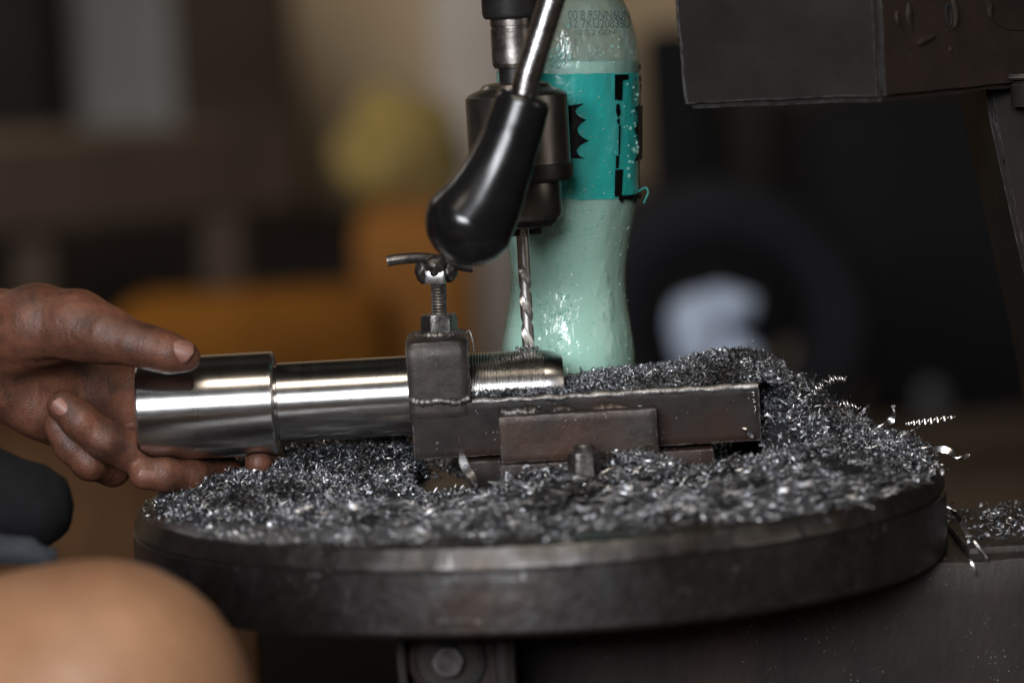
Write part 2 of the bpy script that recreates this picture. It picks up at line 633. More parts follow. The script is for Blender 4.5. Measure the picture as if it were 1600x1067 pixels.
s0 = mpp(0)
quill = add("quill", lathe([(.0005, .31), (46 * s0, .31), (46 * s0, zy(20)), (44.5 * s0, zy(26)), (41 * s0, zy(29)), (34.5 * s0, zy(29.5)), (34.5 * s0, zy(40)),
                            (33 * s0, zy(41)), (33 * s0, zy(44)), (34.5 * s0, zy(45)), (34.5 * s0, zy(99)), (31 * s0, zy(106)), (25 * s0, zy(107)), (25 * s0, zy(142)), (.0005, zy(142))][::-1], 64), M_quill, press, angle=25)
quill.data.materials.append(M_chuckdark)
for p in quill.data.polygons:
    if p.center.z + (-.75) > zy(29.2) or (zy(106.5) > p.center.z - .75): p.material_index = 1
chuck = add("chuck", lathe([(.0005, zy(128)), (40 * s0, zy(129)), (52 * s0, zy(132)), (56 * s0, zy(138)), (66 * s0, zy(142)), (74 * s0, zy(146)), (78.5 * s0, zy(150)), (79.5 * s0, zy(154)),
                            (79.5 * s0, zy(252)), (80 * s0, zy(256))][::-1] , 96, False), M_chuck, press, angle=25)
add("chuck_collar", lathe([(80 * s0, zy(256)), (82.5 * s0, zy(258)), (83 * s0, zy(260)), (83 * s0, zy(279)), (81 * s0, zy(283)), (62 * s0, zy(286))][::-1], 96, False), M_chuckdark, chuck, angle=25)
add("chuck_nose", lathe([(62 * s0, zy(285)), (62.5 * s0, zy(290)), (62.5 * s0, zy(334)), (61 * s0, zy(339)), (50 * s0, zy(352)), (48 * s0, zy(355)), (32 * s0, zy(356)), (16 * s0, zy(356)), (.001, zy(340))][::-1], 96, False), M_chuck, chuck, angle=25)
nose_z0 = zy(356)
add("nose_ring", lathe([(58 * s0, zy(342)), (56 * s0, zy(346.5)), (51.5 * s0, zy(352.5)), (50.5 * s0, zy(352))][::-1], 96, False), M_chuckdark, chuck, angle=25)
for k in range(3):
    a = R_(-25 + 120 * k)
    jaw = box(11 * s0, 30 * s0, -7 * s0, 7 * s0, zy(368), nose_z0 + .003, .0012)
    add("jaw", xform(jaw, Matrix.Rotation(a, 4, 'Z')), M_chuckdark, chuck)
# key holes in the chuck body show as dark round sockets only at its back, so none face the camera

# feed lever
Yk = -.075
sk = mpp(Yk)
lev = add("feed_lever", tube(smooth_path([at(818, 150, Yk), at(824, 122, Yk), at(845, 55, Yk), at(866, -12, Yk), at(930, -215, Yk)], 8),
                             [.0066] * 33, 28), M_rod, press)
pts = [(817, 158, 43), (807, 190, 45), (797, 219, 46.5), (777, 268, 53), (756, 312, 62.5), (735, 346, 71.5)]
pk = smooth_path([(*at(x, y, Yk), r * sk) for x, y, r in pts], 7)
path = [Vector(q[:3]) for q in pk]
rad = [q[3] for q in pk]
tdir = (path[-1] - path[-2]).normalized()
# rounded shoulder at the rod end, round end at the bottom
tdir0 = (path[0] - path[1]).normalized()
pre = [(path[0] + tdir0 * .0035, rad[0] * .62), (path[0] + tdir0 * .0030, rad[0] * .84), (path[0] + tdir0 * .0017, rad[0] * .95)]
rE = rad[-1]
post = []
for i in range(1, 13):
    a = i / 12 * math.pi / 2
    post.append((path[-1] + tdir * rE * .98 * math.sin(a), max(rE * math.cos(a), .0004)))
allp = pre + list(zip(path, rad)) + post
add("lever_knob", tube([p for p, _ in allp], [r for _, r in allp], 56), M_knob, lev, angle=60)
hp = at(930, -215, Yk)
add("lever_hub", along(lathe([(.0005, 0), (.028, 0), (.030, .002), (.030, .05), (.0005, .05)], 48), hp + Vector((0, -.02, 0)), (0, 1, 0)), M_cast, lev)

# ------------------------------------------------------------------ drill bit
dt = zy(350)
ptip = at(825.5, 547, 0)
db_r = 9.9 * s0
L = dt - ptip.z
V, F = [], []
nseg, ns = 150, 40
zf = zy(412)
for i in range(nseg + 1):
    z = dt - L * i / nseg
    flute = min(1, max(0, (zf - z) / .005))
    tw = (zf - z) / .034 * 2 * math.pi + R_(35)
    tip = min(1, (z - ptip.z) / .0018)
    for k in range(ns):
        a = 2 * math.pi * k / ns
        c = math.cos(2 * (a - 0))
        prof = 1 - flute * .66 * max(0, (c - .05) / .95) ** .8
        r = db_r * prof * (.12 + .88 * tip)
        V.append((r * math.cos(a + tw) + 0, r * math.sin(a + tw), z))
for i in range(nseg):
    for k in range(ns):
        k2 = (k + 1) % ns
        F.append((i * ns + k, i * ns + k2, (i + 1) * ns + k2, (i + 1) * ns + k))
F.append(tuple(range(ns))); F.append(tuple(nseg * ns + k for k in range(ns))[::-1])
dx = (ptip.x + at(817, 370, 0).x) / 2
V = [(x + dx, y, z) for x, y, z in V]
tag(add("drill_bit", (V, F), M_drill, angle=50), "bright twisted steel drill bit held in the chuck and boring the threaded shaft", "drill bit")

# ------------------------------------------------------------------ shaft being drilled (axis along x)
axz = at(825, 607, 0).z
R1, R2 = 81 * s0, 62 * s0
x0, x1, x2, x3, x4 = (at(px, py, 0).x for px, py in ((219, 640), (431, 628), (734, 613), (852, 606), (881, 604)))
shaft = thing("steel_shaft", (x0, 0, axz - R1), "bright turned steel shaft with a thick end in the hand and a threaded tip", "shaft")


def lathe_x(prof, segs=128, fn=None, close=True):
    vf = lathe(prof, segs, close, fn)
    M = Matrix.Translation((0, 0, axz)) @ Matrix(((0, 0, 1, 0), (1, 0, 0, 0), (0, 1, 0, 0), (0, 0, 0, 1)))
    return xform(vf, M)


add("thick_end", lathe_x([(.0005, x0), (.008, x0), (.0085, x0 + .003), (R1 - .0012, x0), (R1, x0 + .0011), (R1, x1 - .001), (R1 - .0008, x1), (R2, x1 + .0002), (.0005, x1 + .0002)]), M_turned, shaft, angle=25)
add("shank", lathe_x([(R2 - .0012, x1), (R2 - .0012, x1 + .0012), (R2, x1 + .0018), (R2, x2 - .003), (R2 - .0005, x2 - .0025)], close=False), M_turned, shaft, angle=25)
pitch = .00150
n = int((x3 - x2) / pitch * 4) + 8
prof = []
for i in range(n):
    prof.append((R2, x2 - .005 + (x3 - x2 + .005) * i / (n - 1)))


def thr(r, z, a, j):
    ph = ((z / pitch) + a / (2 * math.pi)) % 1
    tri = abs(ph - .5) * 2
    d = .00105 * (1 - tri)
    return r - d, z


add("screw_thread", lathe_x(prof, 140, thr, False), M_thread, shaft, angle=180)
add("chamfered_tip", lathe_x([(R2 - .0010, x3 - .0002), (R2 - .0011, x3 + .0028), (R2 - .0036, x4 - .0008), (R2 - .0044, x4), (.004, x4), (.0005, x4 - .002)], close=False), M_turned, shaft, angle=25)

# ------------------------------------------------------------------ drilling jig
Yf = -.031
cx0, cx1 = at(637, 600, Yf).x, at(734, 600, Yf).x
jig = thing("drilling_jig", ((cx0 + cx1) / 2, 0, 0), "dark welded steel drilling jig with clamp collar bolted on the round table", "drilling jig")
czb, czt = at(685, 625, Yf).z, at(685, 541, Yf).z
ex = at(1188, 640, Yf).x
# clamp collar: rounded block with the bore for the shaft
bm = bmesh.new()
hw = .0315
nS = 72
outer, inner = [], []
zc_ = axz
for k in range(nS):
    a = 2 * math.pi * k / nS
    dy, dz = math.cos(a), math.sin(a)
    # rounded square of half width hw; top reaches czt, bottom czb - 0.003
    pe = 11.0
    s = 1 / ((abs(dy) / hw) ** pe + (abs(dz) / ((czt + .0035 - zc_) if dz > 0 else (zc_ - czb + .012))) ** pe) ** (1 / pe)
    outer.append((dy * s, zc_ + dz * s))
    inner.append((dy * (R2 + .0004), zc_ + dz * (R2 + .0004)))
nx = 14
rings = []
for i in range(nx + 1):
    t = i / nx
    x = lerp(cx0, cx1, t)
    e = .0016 * max(0, 1 - min(t, 1 - t) * nx / 1.2)
    ring = []
    for (y, z) in outer:
        d = Vector((0, y, z - zc_)).normalized()
        q = Vector((x, y, z)) - d * e
        q += noise.noise_vector(q * 160) * .00028
        ring.append(bm.verts.new(q))
    rings.append(ring)
i0 = [bm.verts.new((cx0 + .0004, y, z)) for y, z in inner]
i1 = [bm.verts.new((cx1 - .0004, y, z)) for y, z in inner]
allr = [i0] + rings + [i1]
for a_, b_ in zip(allr, allr[1:] + [allr[0]]):
    for k in range(nS):
        k2 = (k + 1) % nS
        bm.faces.new((a_[k], a_[k2], b_[k2], b_[k]))
bmesh.ops.recalc_face_normals(bm, faces=bm.faces)
collar = add("clamp_collar", bm_out(bm), M_jig, jig, angle=40)

# channel: front wall, floor and back wall
zb = .0105
def wtop(x):  # worn upper edge of the front wall
    return at(740, 628, Yf).z + (at(1180, 612, Yf).z - at(740, 628, Yf).z) * (x - cx1) / (ex - cx1)
wt = wtop(cx1)
wz0 = at(700, 716, Yf).z
add("front_wall", box(cx0 + .001, ex, Yf, Yf + .008, wz0, wt, .0010, .004, .0003, 220, 6.0), M_jigshade, jig)
add("back_wall", box(cx0 + .001, ex, .0235, .0315, wz0, at(920, 583, .027).z, .0012, .006, .0006, 120, 7.0), M_jig, jig)
add("channel_floor", box(cx0 + .002, ex - .001, Yf + .0085, .023, wz0 - .001, axz - R2 - .001, .0008), M_jig, jig)
# worn flattened lip along the top of the front wall
lip = []
lx = np.linspace(cx1 + .0005, ex - .0005, 46)
add("wall_lip", rough(tube([(x, Yf + .0016 + .0003 * math.sin(i * .8), wt - .0002 + .0002 * math.sin(i * 1.3)) for i, x in enumerate(lx)],
                           [.0021 + .0004 * math.sin(i * .9) * math.sin(i * .31) for i in range(46)], 12), .0007, 420, 3.0), M_weld, jig, angle=60)
bz0, bz1 = at(800, 724, -.047).z, at(900, 645, -.047).z
bx0, bx1 = at(781, 690, -.047).x, at(1028, 680, -.047).x
add("front_block", box(bx0, bx1, -.047, Yf - .0003, bz0, bz1, .0010, .004, .00028, 200, 9.0), M_jig, jig)
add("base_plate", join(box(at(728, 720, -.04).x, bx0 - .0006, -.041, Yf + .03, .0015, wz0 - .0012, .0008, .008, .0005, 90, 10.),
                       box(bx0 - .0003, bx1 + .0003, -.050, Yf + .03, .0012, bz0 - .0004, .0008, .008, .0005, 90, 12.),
                       box(bx1 + .0006, at(1116, 715, -.04).x, -.040, .03, .0015, wz0 - .0016, .0008, .008, .0005, 90, 11.)), M_jigshade, jig)
add("weld_bead", weld([at(x, y, Yf - .002) for x, y in ((782, 641), (800, 647), (825, 640), (850, 648), (880, 640), (915, 646), (950, 638), (985, 640))], .0026, 1), M_jig, jig, angle=180)
add("weld_bead", weld([at(x, y, Yf - .003) for x, y in ((786, 645), (796, 648), (812, 643), (828, 647), (838, 641))], .0026, 4), M_weld, jig, angle=180)
add("weld_bead", weld([at(x, y, Yf - .001) for x, y in ((640, 624), (660, 629), (690, 626), (715, 628), (735, 621))], .0018, 2), M_weld, jig, angle=180)
add("weld_bead", weld([at(x, y, Yf - .001) for x, y in ((985, 640), (1005, 636), (1022, 640))], .0015, 5), M_weld, jig, angle=180)
# hold-down stud with nut in front of the block
nz = at(914, 745, -.062)
add("hold_down_nut", along(hexnut(27 * mpp(-.062), at(914, 706, -.062).z - max(nz.z, .002)), Vector((nz.x, -.062, max(nz.z, .002))), (0, 0, 1)), M_bolt, jig, angle=20)
add("hold_down_stud", along(lathe([(.0005, 0), (.0052, 0), (.0055, .001)] + [(.0056 - (i % 2) * .0006, .002 + i * .0006) for i in range(14)] + [(.0046, .0106), (.0005, .0110)], 28),
                            Vector((nz.x, -.062, at(914, 706, -.062).z - .0065)), (0, 0, 1)), M_bolt, jig)
# nut welded on the collar, clamp screw and its tee bar
nb = at(687, 521, -.002)
ncz = nb.z
nut = add("collar_nut", xform(along(hexnut(29 * s0, at(687, 490, 0).z - ncz + .001), Vector((nb.x, -.002, ncz - .001)), (0, 0, 1)),
          Matrix.Translation((nb.x, -.002, 0)) @ Matrix.Rotation(R_(4), 4, 'Z') @ Matrix.Translation((-nb.x, .002, 0))), M_bolt, jig, angle=20)
add("nut_weld", weld([Vector((nb.x + .0105 * math.cos(t), -.002 + .0105 * math.sin(t), ncz - .0015)) for t in np.linspace(0, 2 * math.pi, 13)], .0028, 3), M_weld, nut, angle=180)
st, sb = at(681, 428, -.002).z, ncz
n = 64
sx = nb.x
scr = add("clamp_screw", along(lathe([(.0005, -.02)] + [(.0043 - .0006 * (i % 2), -.02 + (st - sb + .02) * i / n) for i in range(n + 1)] + [(.0005, st - sb)], 28), Vector((sx, -.002, sb)), (.035, 0, 1)), M_bolt, jig, angle=60)
hc = at(682, 433, -.002)
add("screw_head", xform(box(-.0053, .0053, -.0055, .0055, -.0032, .0040, .0008, .003, .0003, 300, 2.), Matrix.Translation(hc) @ Matrix.Rotation(R_(-10), 4, 'Z') @ Matrix.Rotation(R_(3), 4, 'Y')), M_bare, scr)
add("head_weld", join(blob(at(680, 417, -.004), .0058, .006, .0055, 3, .35, 2.2, 1), blob(at(661, 424, .000), .0042, .006, .0062, 3, .3, 2, 2), blob(at(702, 423, .001), .0042, .006, .0060, 3, .3, 2, 3)), M_bolt, scr, angle=180)
add("tee_bar", tube(smooth_path([at(605, 408, -.004), at(625, 405, -.004), at(655, 403, -.003), at(690, 407, -.001), at(716, 414, 0), at(740, 418, 0)], 6), .0028, 18), M_bolt, scr)

# ------------------------------------------------------------------ coolant bottle
Yb = .073
sB = mpp(Yb)
bbase = at(887, 715, Yb)
bottle = thing("plastic_bottle", (bbase.x, Yb, .002), "pale green plastic drink bottle of milky coolant with a torn teal label", "bottle")
bottle.rotation_euler = (0, R_(3.2), 0)


PY0 = proj((bbase.x, Yb, .002))[1]


def bz(py): return (PY0 - py) * sB


bp = [(PY0, 96), (PY0 - 10, 101), (PY0 - 40, 103), (575, 105), (540, 104), (510, 99), (480, 94), (450, 90.5), (425, 90), (400, 92), (370, 97), (340, 103), (315, 108), (303, 109.5), (250, 110), (200, 110), (150, 110), (112, 110), (95, 109.5), (75, 107.5),
      (50, 103), (25, 95.5), (0, 84), (-25, 69), (-50, 53), (-75, 42), (-95, 38), (-135, 38)]
bps = smooth_path([(r * sB, bz(py)) for py, r in bp], 4)


def brad(z):
    return float(np.interp(z, bps[:, 1], bps[:, 0]))


def shell_mat():
    k = N("clear green plastic")
    co = k.coord()
    k.b.inputs['Base Color'].default_value = (.50, .74, .66, 1)
    k.b.inputs['Roughness'].default_value = .13
    k.b.inputs['Specular IOR Level'].default_value = .6
    fog = k.ramp(k.noise(co, 60, 5), [(.3, .16), (.75, .42)])
    tr = k.n("BsdfTransparent")
    tr.inputs[0].default_value = (.93, .98, .96, 1)
    df = k.n("BsdfDiffuse")
    df.inputs[0].default_value = (.50, .72, .64, 1)
    gl = k.n("BsdfGlossy")
    gl.inputs['Roughness'].default_value = .14
    mx, m2 = k.n("MixShader"), k.n("MixShader")
    k.l(fog, mx.inputs[0]); k.l(tr.outputs[0], mx.inputs[1]); k.l(df.outputs[0], mx.inputs[2])
    lw = k.n("LayerWeight")
    lw.inputs[0].default_value = .22
    k.l(k.math('ADD', k.math('MULTIPLY', lw.outputs['Fresnel'],   .6), .038), m2.inputs[0])
    k.l(mx.outputs[0], m2.inputs[1]); k.l(gl.outputs[0], m2.inputs[2])
    k.l(m2.outputs[0], k.out.inputs[0])
    v = k.n("TexVoronoi", feature='SMOOTH_F1')
    v.inputs['Scale'].default_value = 210
    k.l(k.coord((1, 1, .6)), v.inputs['Vector'])
    gate = k.ramp(k.noise(co, 34, 3), [(.42, 0.05), (.62, 1.0)])
    hb = k.bump(k.math('MULTIPLY', k.ramp(v.outputs['Distance'], [(.0, 1.0), (.45, 0.0)]), gate), 1.0, .0012)
    hb = k.bump(k.noise(k.coord((1, 1, .45)), 110, 4), .8, .0018, hb)
    k.l(hb, gl.inputs['Normal']); k.l(hb, df.inputs['Normal'])
    return k.m


def milk_mat():
    k = N("milky coolant")
    co = k.coord()
    c = k.mix(k.ramp(k.noise(co, 22, 3), [(.3, 0.0), (.7, 1.0)]), (.50, .75, .655), (.58, .74, .65))
    k.l(c, k.b.inputs['Base Color'])
    k.b.inputs['Roughness'].default_value = .35
    k.b.inputs['Subsurface Weight'].default_value = .6
    k.b.inputs['Subsurface Radius'].default_value = (.6, 1.0, .9)
    k.b.inputs['Subsurface Scale'].default_value = .008
    return k.m


def label_mat():
    k = N("teal label film")
    co = k.coord()
    c = k.mix(k.ramp(k.noise(k.coord((1, 1, .3)), 40, 4), [(.3, 0.0), (.7, 1.0)]), (.010, .46, .41), (.065, .37, .33))
    k.l(c, k.b.inputs['Base Color'])
    k.b.inputs['Roughness'].default_value = .27
    k.b.inputs['Coat Weight'].default_value = .8
    k.b.inputs['Coat Roughness'].default_value = .09
    v = k.n("TexVoronoi")
    v.inputs['Scale'].default_value = 95
    k.l(k.coord((1, 1, .55)), v.inputs['Vector'])
    hb = k.bump(v.outputs['Distance'], .35, .0012)
    k.l(k.bump(k.noise(co, 75, 4), .7, .0016, hb), k.b.inputs['Normal'])
    return k.m


M_milk, M_label = milk_mat(), label_mat()
M_print = plain("black label print", (.008, .008, .009), (.012, .011, .011), .3, 0, 80, .2, 200, .0006)
M_ink = plain("faded ink", (.11, .155, .145), (.16, .22, .205), .5, 0, 300, 0)
prof = [(.0005, .0005)] + [tuple(q) for q in bps] + [(36 * sB, bps[-1, 1] + .0005)]
add("bottle_shell", lathe(prof, 96, False), shell_mat(), bottle, angle=180, local=True)
liq_top = bz(92)
liq = [(.0005, .0014)] + [(q[0] - .0009, q[1] + .0009) for q in bps if q[1] < liq_top - .0014] + [(brad(liq_top) - .0009, liq_top - .0008), (brad(liq_top) - .004, liq_top), (.0005, liq_top)]
add("coolant", lathe(liq, 96, False), M_milk, bottle, angle=50, local=True)
# label sleeve with slightly loose wavy surface
lab0, lab1 = bz(303.5), bz(112)


def lab_fn(r, z, a, j):
    p = Vector((math.cos(a) * 2.2, math.sin(a) * 2.2, z * 40))
    return r + .0005 + .0005 * noise.noise(p * 2) + .0002 * noise.noise(p * 6), z + (.0006 * noise.noise(p * 3) if j in (0, 24) else 0)


labp = [(brad(lerp(lab0, lab1, i / 24)), lerp(lab0, lab1, i / 24)) for i in range(25)]
add("label", lathe(labp, 180, False, lab_fn), M_label, bottle, angle=180, local=True)
add("bottle_cap", lathe([(.0005, 0)] + [(41 * sB + .0003 * (i % 2), .004 + .002 * i) for i in range(6)] + [(39 * sB, .018), (.0005, .018)], 60), M_label, bottle, local=True).location = (0, 0, bps[-1, 1] - .012)


def surf(px, py, off):
    """photo pixel -> point on the bottle's front surface (local)"""
    z = bz(py)
    r = brad(z)
    x = (px - 887) * sB
    x = max(-r * .999, min(r * .999, x))
    y = -math.sqrt(max(r * r - x * x, 0))
    k = (r + off) / r
    return (x * k, y * k, z)


def patch(poly, off):
    """thin printed patch following the bottle, poly in photo pixels"""
    bm = bmesh.new()
    f = bm.faces.new([bm.verts.new((x, y, 0)) for x, y in poly])
    f.normal_update()
    bmesh.ops.triangulate(bm, faces=[f])
    xs = [p[0] for p in poly]; ys = [p[1] for p in poly]
    for x in np.arange(min(xs) + 3, max(xs), 4):
        bmesh.ops.bisect_plane(bm, geom=list(bm.verts) + list(bm.edges) + list(bm.faces), plane_co=(x, 0, 0), plane_no=(1, 0, 0))
    for y in np.arange(min(ys) + 4, max(ys), 8):
        bmesh.ops.bisect_plane(bm, geom=list(bm.verts) + list(bm.edges) + list(bm.faces), plane_co=(0, y, 0), plane_no=(0, 1, 0))
    bmesh.ops.triangulate(bm, faces=bm.faces)
    for v in bm.verts: v.co = surf(v.co.x, v.co.y, off)
    bmesh.ops.recalc_face_normals(bm, faces=bm.faces)
    r = bmesh.ops.extrude_face_region(bm, geom=list(bm.faces))
    return bm_out(bm)


def lobes(cusps, bulge, n=7):
    """scalloped edge through the cusps, each lobe bulging by bulge pixels"""
    out = []
    for (xa, ya), (xb, yb) in zip(cusps, cusps[1:]):
        for i in range(n):
            t = i / n
            out.append((lerp(xa, xb, t) + bulge * math.sin(math.pi * t) ** .75, lerp(ya, yb, t)))
    out.append(cusps[-1])
    return out


OFF = .0017
prints = [
    [(953, 114), (974, 114), (973, 121), (965, 122), (964, 153), (953, 152)],
    [(954, 259), (966, 259), (964, 300), (953, 300)],
    [(955, 160), (960, 158), (962, 172), (958, 180), (955, 172)], [(956, 183), (961, 180), (960, 190), (957, 189)],
    [(959, 192), (962, 191), (961, 236), (959, 236)], [(955, 238), (960, 237), (959, 256), (955, 257)],
    [(846, 166)] + lobes([(909, 157), (911, 182), (915, 214), (909, 241)], -15) + [(846, 238)],
    [(997.2, 163)] + lobes([(984, 165), (983, 199), (983, 248)], 8)[:] + [(997.2, 246)],
    [(990, 100), (993, 99), (993, 108), (990, 107)], [(990, 118), (993, 117), (994, 126), (991, 126)], [(992, 130), (994, 130), (994, 140), (992, 140)],
]
for pl in prints:
    add("label_print", patch(pl, OFF), M_print, bottle, smooth=False, local=True)
# ragged lower edge of the label and the loose teal thread
fr = []
for i in range(16):
    x = 960 + i * 2.3
    h = 3 + 9 * random.random() * (1 if i % 3 else .4)
    fr.append(patch([(x, 299), (x + 3, 299), (x + 2.4, 303 + h * .6), (x + 1 + random.random(), 303 + h), (x - .5, 303 + h * .5)], OFF))
add("torn_edge", join(*fr), M_print, bottle, smooth=False, local=True)
th = [Vector(surf(990, 296, .002)) + Vector((i * .0008 + .001, 0, 0)) for i in range(1)]
tp_ = [(992, 300), (999, 294), (1007, 290), (1010, 297), (1006, 306), (1003, 313)]
add("loose_thread", tube(smooth_path([((x - 887) * sB, -.006 - .002 * i, bz(y)) for i, (x, y) in enumerate(tp_)], 5), .0004, 6), M_label, bottle, local=True)
# dot-matrix code printed on the shoulder
for row, (txt, px0, py0, hgt) in enumerate((("00 8 RSNN6UN", 884, 30, 14), ("12 7KU20838U", 884, 43, 14), ("02 0.2 GEN", 893, 54, 9))):
    cu = bpy.data.curves.new("code", 'FONT')
    cu.body = txt
    cu.size = 1
    ob = bpy.data.objects.new("code", cu)
    COL.objects.link(ob)
    dg = bpy.context.evaluated_depsgraph_get()
    me = bpy.data.meshes.new_from_object(ob.evaluated_get(dg))
    bm = bmesh.new(); bm.from_mesh(me)
    bpy.data.objects.remove(ob); bpy.data.meshes.remove(me)
    wd = max(v.co.x for v in bm.verts)
    bmesh.ops.subdivide_edges(bm, edges=list(bm.edges), cuts=1)
    full = 96 if row < 2 else 62
    for v in bm.verts:
        v.co = surf(px0 + v.co.x / wd * full, py0 - v.co.y * hgt / .72, .0004)
    add("printed_code", bm_out(bm), M_ink, bottle, smooth=False, local=True)


# water beads on label and shoulder
def bead_mat():
    k = N("water bead")
    k.b.inputs['Base Color'].default_value = (.55, .85, .78, 1)
    k.b.inputs['Roughness'].default_value = .03
    gl = k.n("BsdfGlossy"); gl.inputs['Roughness'].default_value = .05
    tr = k.n("BsdfTransparent"); tr.inputs[0].default_value = (.9, .97, .95, 1)
    mx = k.n("MixShader")
    mx.inputs[0].default_value = .30
    k.l(tr.outputs[0], mx.inputs[1]); k.l(k.b.outputs[0], mx.inputs[2])
    k.l(mx.outputs[0], k.out.inputs[0])
    return k.m


bd = []
spots = [(902 + random.gauss(0, 4), 178 + random.gauss(0, 26), 2.2) for _ in range(12)] + [(984 + random.gauss(0, 5), 215 + random.gauss(0, 34), 2.4) for _ in range(22)] \
    + [(868 + random.gauss(0, 9), 82 + random.gauss(0, 16), 4.2) for _ in range(26)] + [(930 + random.gauss(0, 22), 75 + random.gauss(0, 14), 1.8) for _ in range(40)] \
    + [(900 + random.gauss(0, 20), 330 + random.gauss(0, 20), 2.4) for _ in range(40)] + [(random.uniform(870, 992), random.uniform(115, 300), 1.5) for _ in range(60)] \
    + [(845 + random.gauss(0, 14), 505 + random.gauss(0, 26), 2.0) for _ in range(26)] + [(random.uniform(800, 985), random.uniform(320, 570), 1.4) for _ in range(90)] + [(878 + random.gauss(0, 8), 480 + random.gauss(0, 36), 2.6) for _ in range(44)]
for (x, y, r) in spots:
    if abs(x - 887) > 106: continue
    r *= random.uniform(.5, 1.2)
    c = Vector(surf(x, y, .0008 if 112 < y < 303 else .0001))
    if not (112 < y < 303): pass
    bd.append(blob(c, r * sB, r * sB * .7, r * sB * random.uniform(.8, 1.4), 2, .1))
add("water_beads", join(*bd), bead_mat(), bottle, angle=180, local=True)["kind"] = "stuff"

# ------------------------------------------------------------------ swarf
RT = TR


_fw = np.random.default_rng(21)
_K = [(_fw.normal(0, 1, 2) * f_k, _fw.uniform(0, 6.28)) for f_k in (55, 80, 110, 150, 60, 95, 130, 190)]


def field(x, y):
    """smooth random field, about -1 to 1"""
    return sum(np.sin(x * k[0] + y * k[1] + p) for k, p in _K) / 3.2


def H(x, y):
    """height of the swarf above the table, metres"""
    r = np.hypot(x, y)
    th = np.degrees(np.arctan2(y, x))  # -90 = towards camera, 180 = left
    # bare margin along the rim: wide at the front left
    mg = .006 + .026 * np.exp(-((th + 122) / 28.) ** 2) + .017 * np.exp(-((th + 82) / 30.) ** 2)
    edge = np.clip((RT - .003 - mg - r) / .012, 0, 1)
    base = np.maximum(0, .0010 + .0022 * np.sin(x * 61 + 1) * np.sin(y * 47) + .0012 * np.sin(x * 133 + 2) * np.sin(y * 97 + 1)) * edge
    bank = .0140 * np.interp(y, [-.105, -.072, -.052, -.03], [0, .6, 1, 1]) * np.interp(x, [-.045, -.025, -.012, .055, .075, .12], [0, .2, .85, .85, .35, .2])
    bare = 1 - .5 * np.exp(-((x + .038) / .016) ** 2 - ((y + .045) / .028) ** 2)
    # heap under the thick end of the shaft
    lf = .021 * np.clip((x + .205) / .11, 0, 1) ** .8 * np.exp(-((y - .035) / .06) ** 2) * np.clip((-.058 - x) / .012, 0, 1)
    lf2 = .006 * np.exp(-((x + .155) / .05) ** 2 - ((y + .03) / .05) ** 2)
    # heap spilling over the right end of the jig
    hx = np.interp(x, [.100, .112, .120, .130, .140, .152, .163, .178, .192, .207, .22], [0, .014, .042, .047, .039, .029, .018, .010, .006, .003, 0])
    front = np.interp(y, [-.16, -.10, -.055, -.030, -.012, .004, .02, .06, .10, .15], [.0, .05, .13, .30, .66, .95, 1.0, .9, .45, .0])
    rt_ = hx * front
    rt2 = .006 * np.exp(-((x - .11) / .07) ** 2 - ((y + .065) / .05) ** 2)
    fr_ = .003 * np.exp(-((x - .03) / .09) ** 2 - ((y + .115) / .04) ** 2)
    h = (base + (lf + lf2 + rt2 + fr_ + bank) * edge) * bare + rt_ * np.clip((RT + .004 - r) / .008, 0, 1)
    h = h + .0030 * field(x, y) * np.clip(h / .007, 0, 1)
    return np.maximum(h, 0)


def jig_mask(x, y):
    return (x > cx0 - .001) & (x < ex + .001) & (y > Yf - .001) & (y < .034)


# packed mass below the loose chips
gx = np.linspace(-RT, RT, 190)
gy = np.linspace(-RT, RT, 190)
GX, GY = np.meshgrid(gx, gy, indexing='ij')
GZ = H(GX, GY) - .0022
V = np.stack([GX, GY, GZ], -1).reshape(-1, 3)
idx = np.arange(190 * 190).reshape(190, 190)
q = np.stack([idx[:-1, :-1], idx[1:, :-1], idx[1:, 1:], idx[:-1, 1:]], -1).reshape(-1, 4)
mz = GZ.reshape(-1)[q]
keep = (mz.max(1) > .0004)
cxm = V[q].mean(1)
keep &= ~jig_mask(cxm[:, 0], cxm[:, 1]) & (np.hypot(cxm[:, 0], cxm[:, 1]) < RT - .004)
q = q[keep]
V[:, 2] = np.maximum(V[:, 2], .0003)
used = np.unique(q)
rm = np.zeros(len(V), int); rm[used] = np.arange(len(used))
mound_vf = (V[used], rm[q])


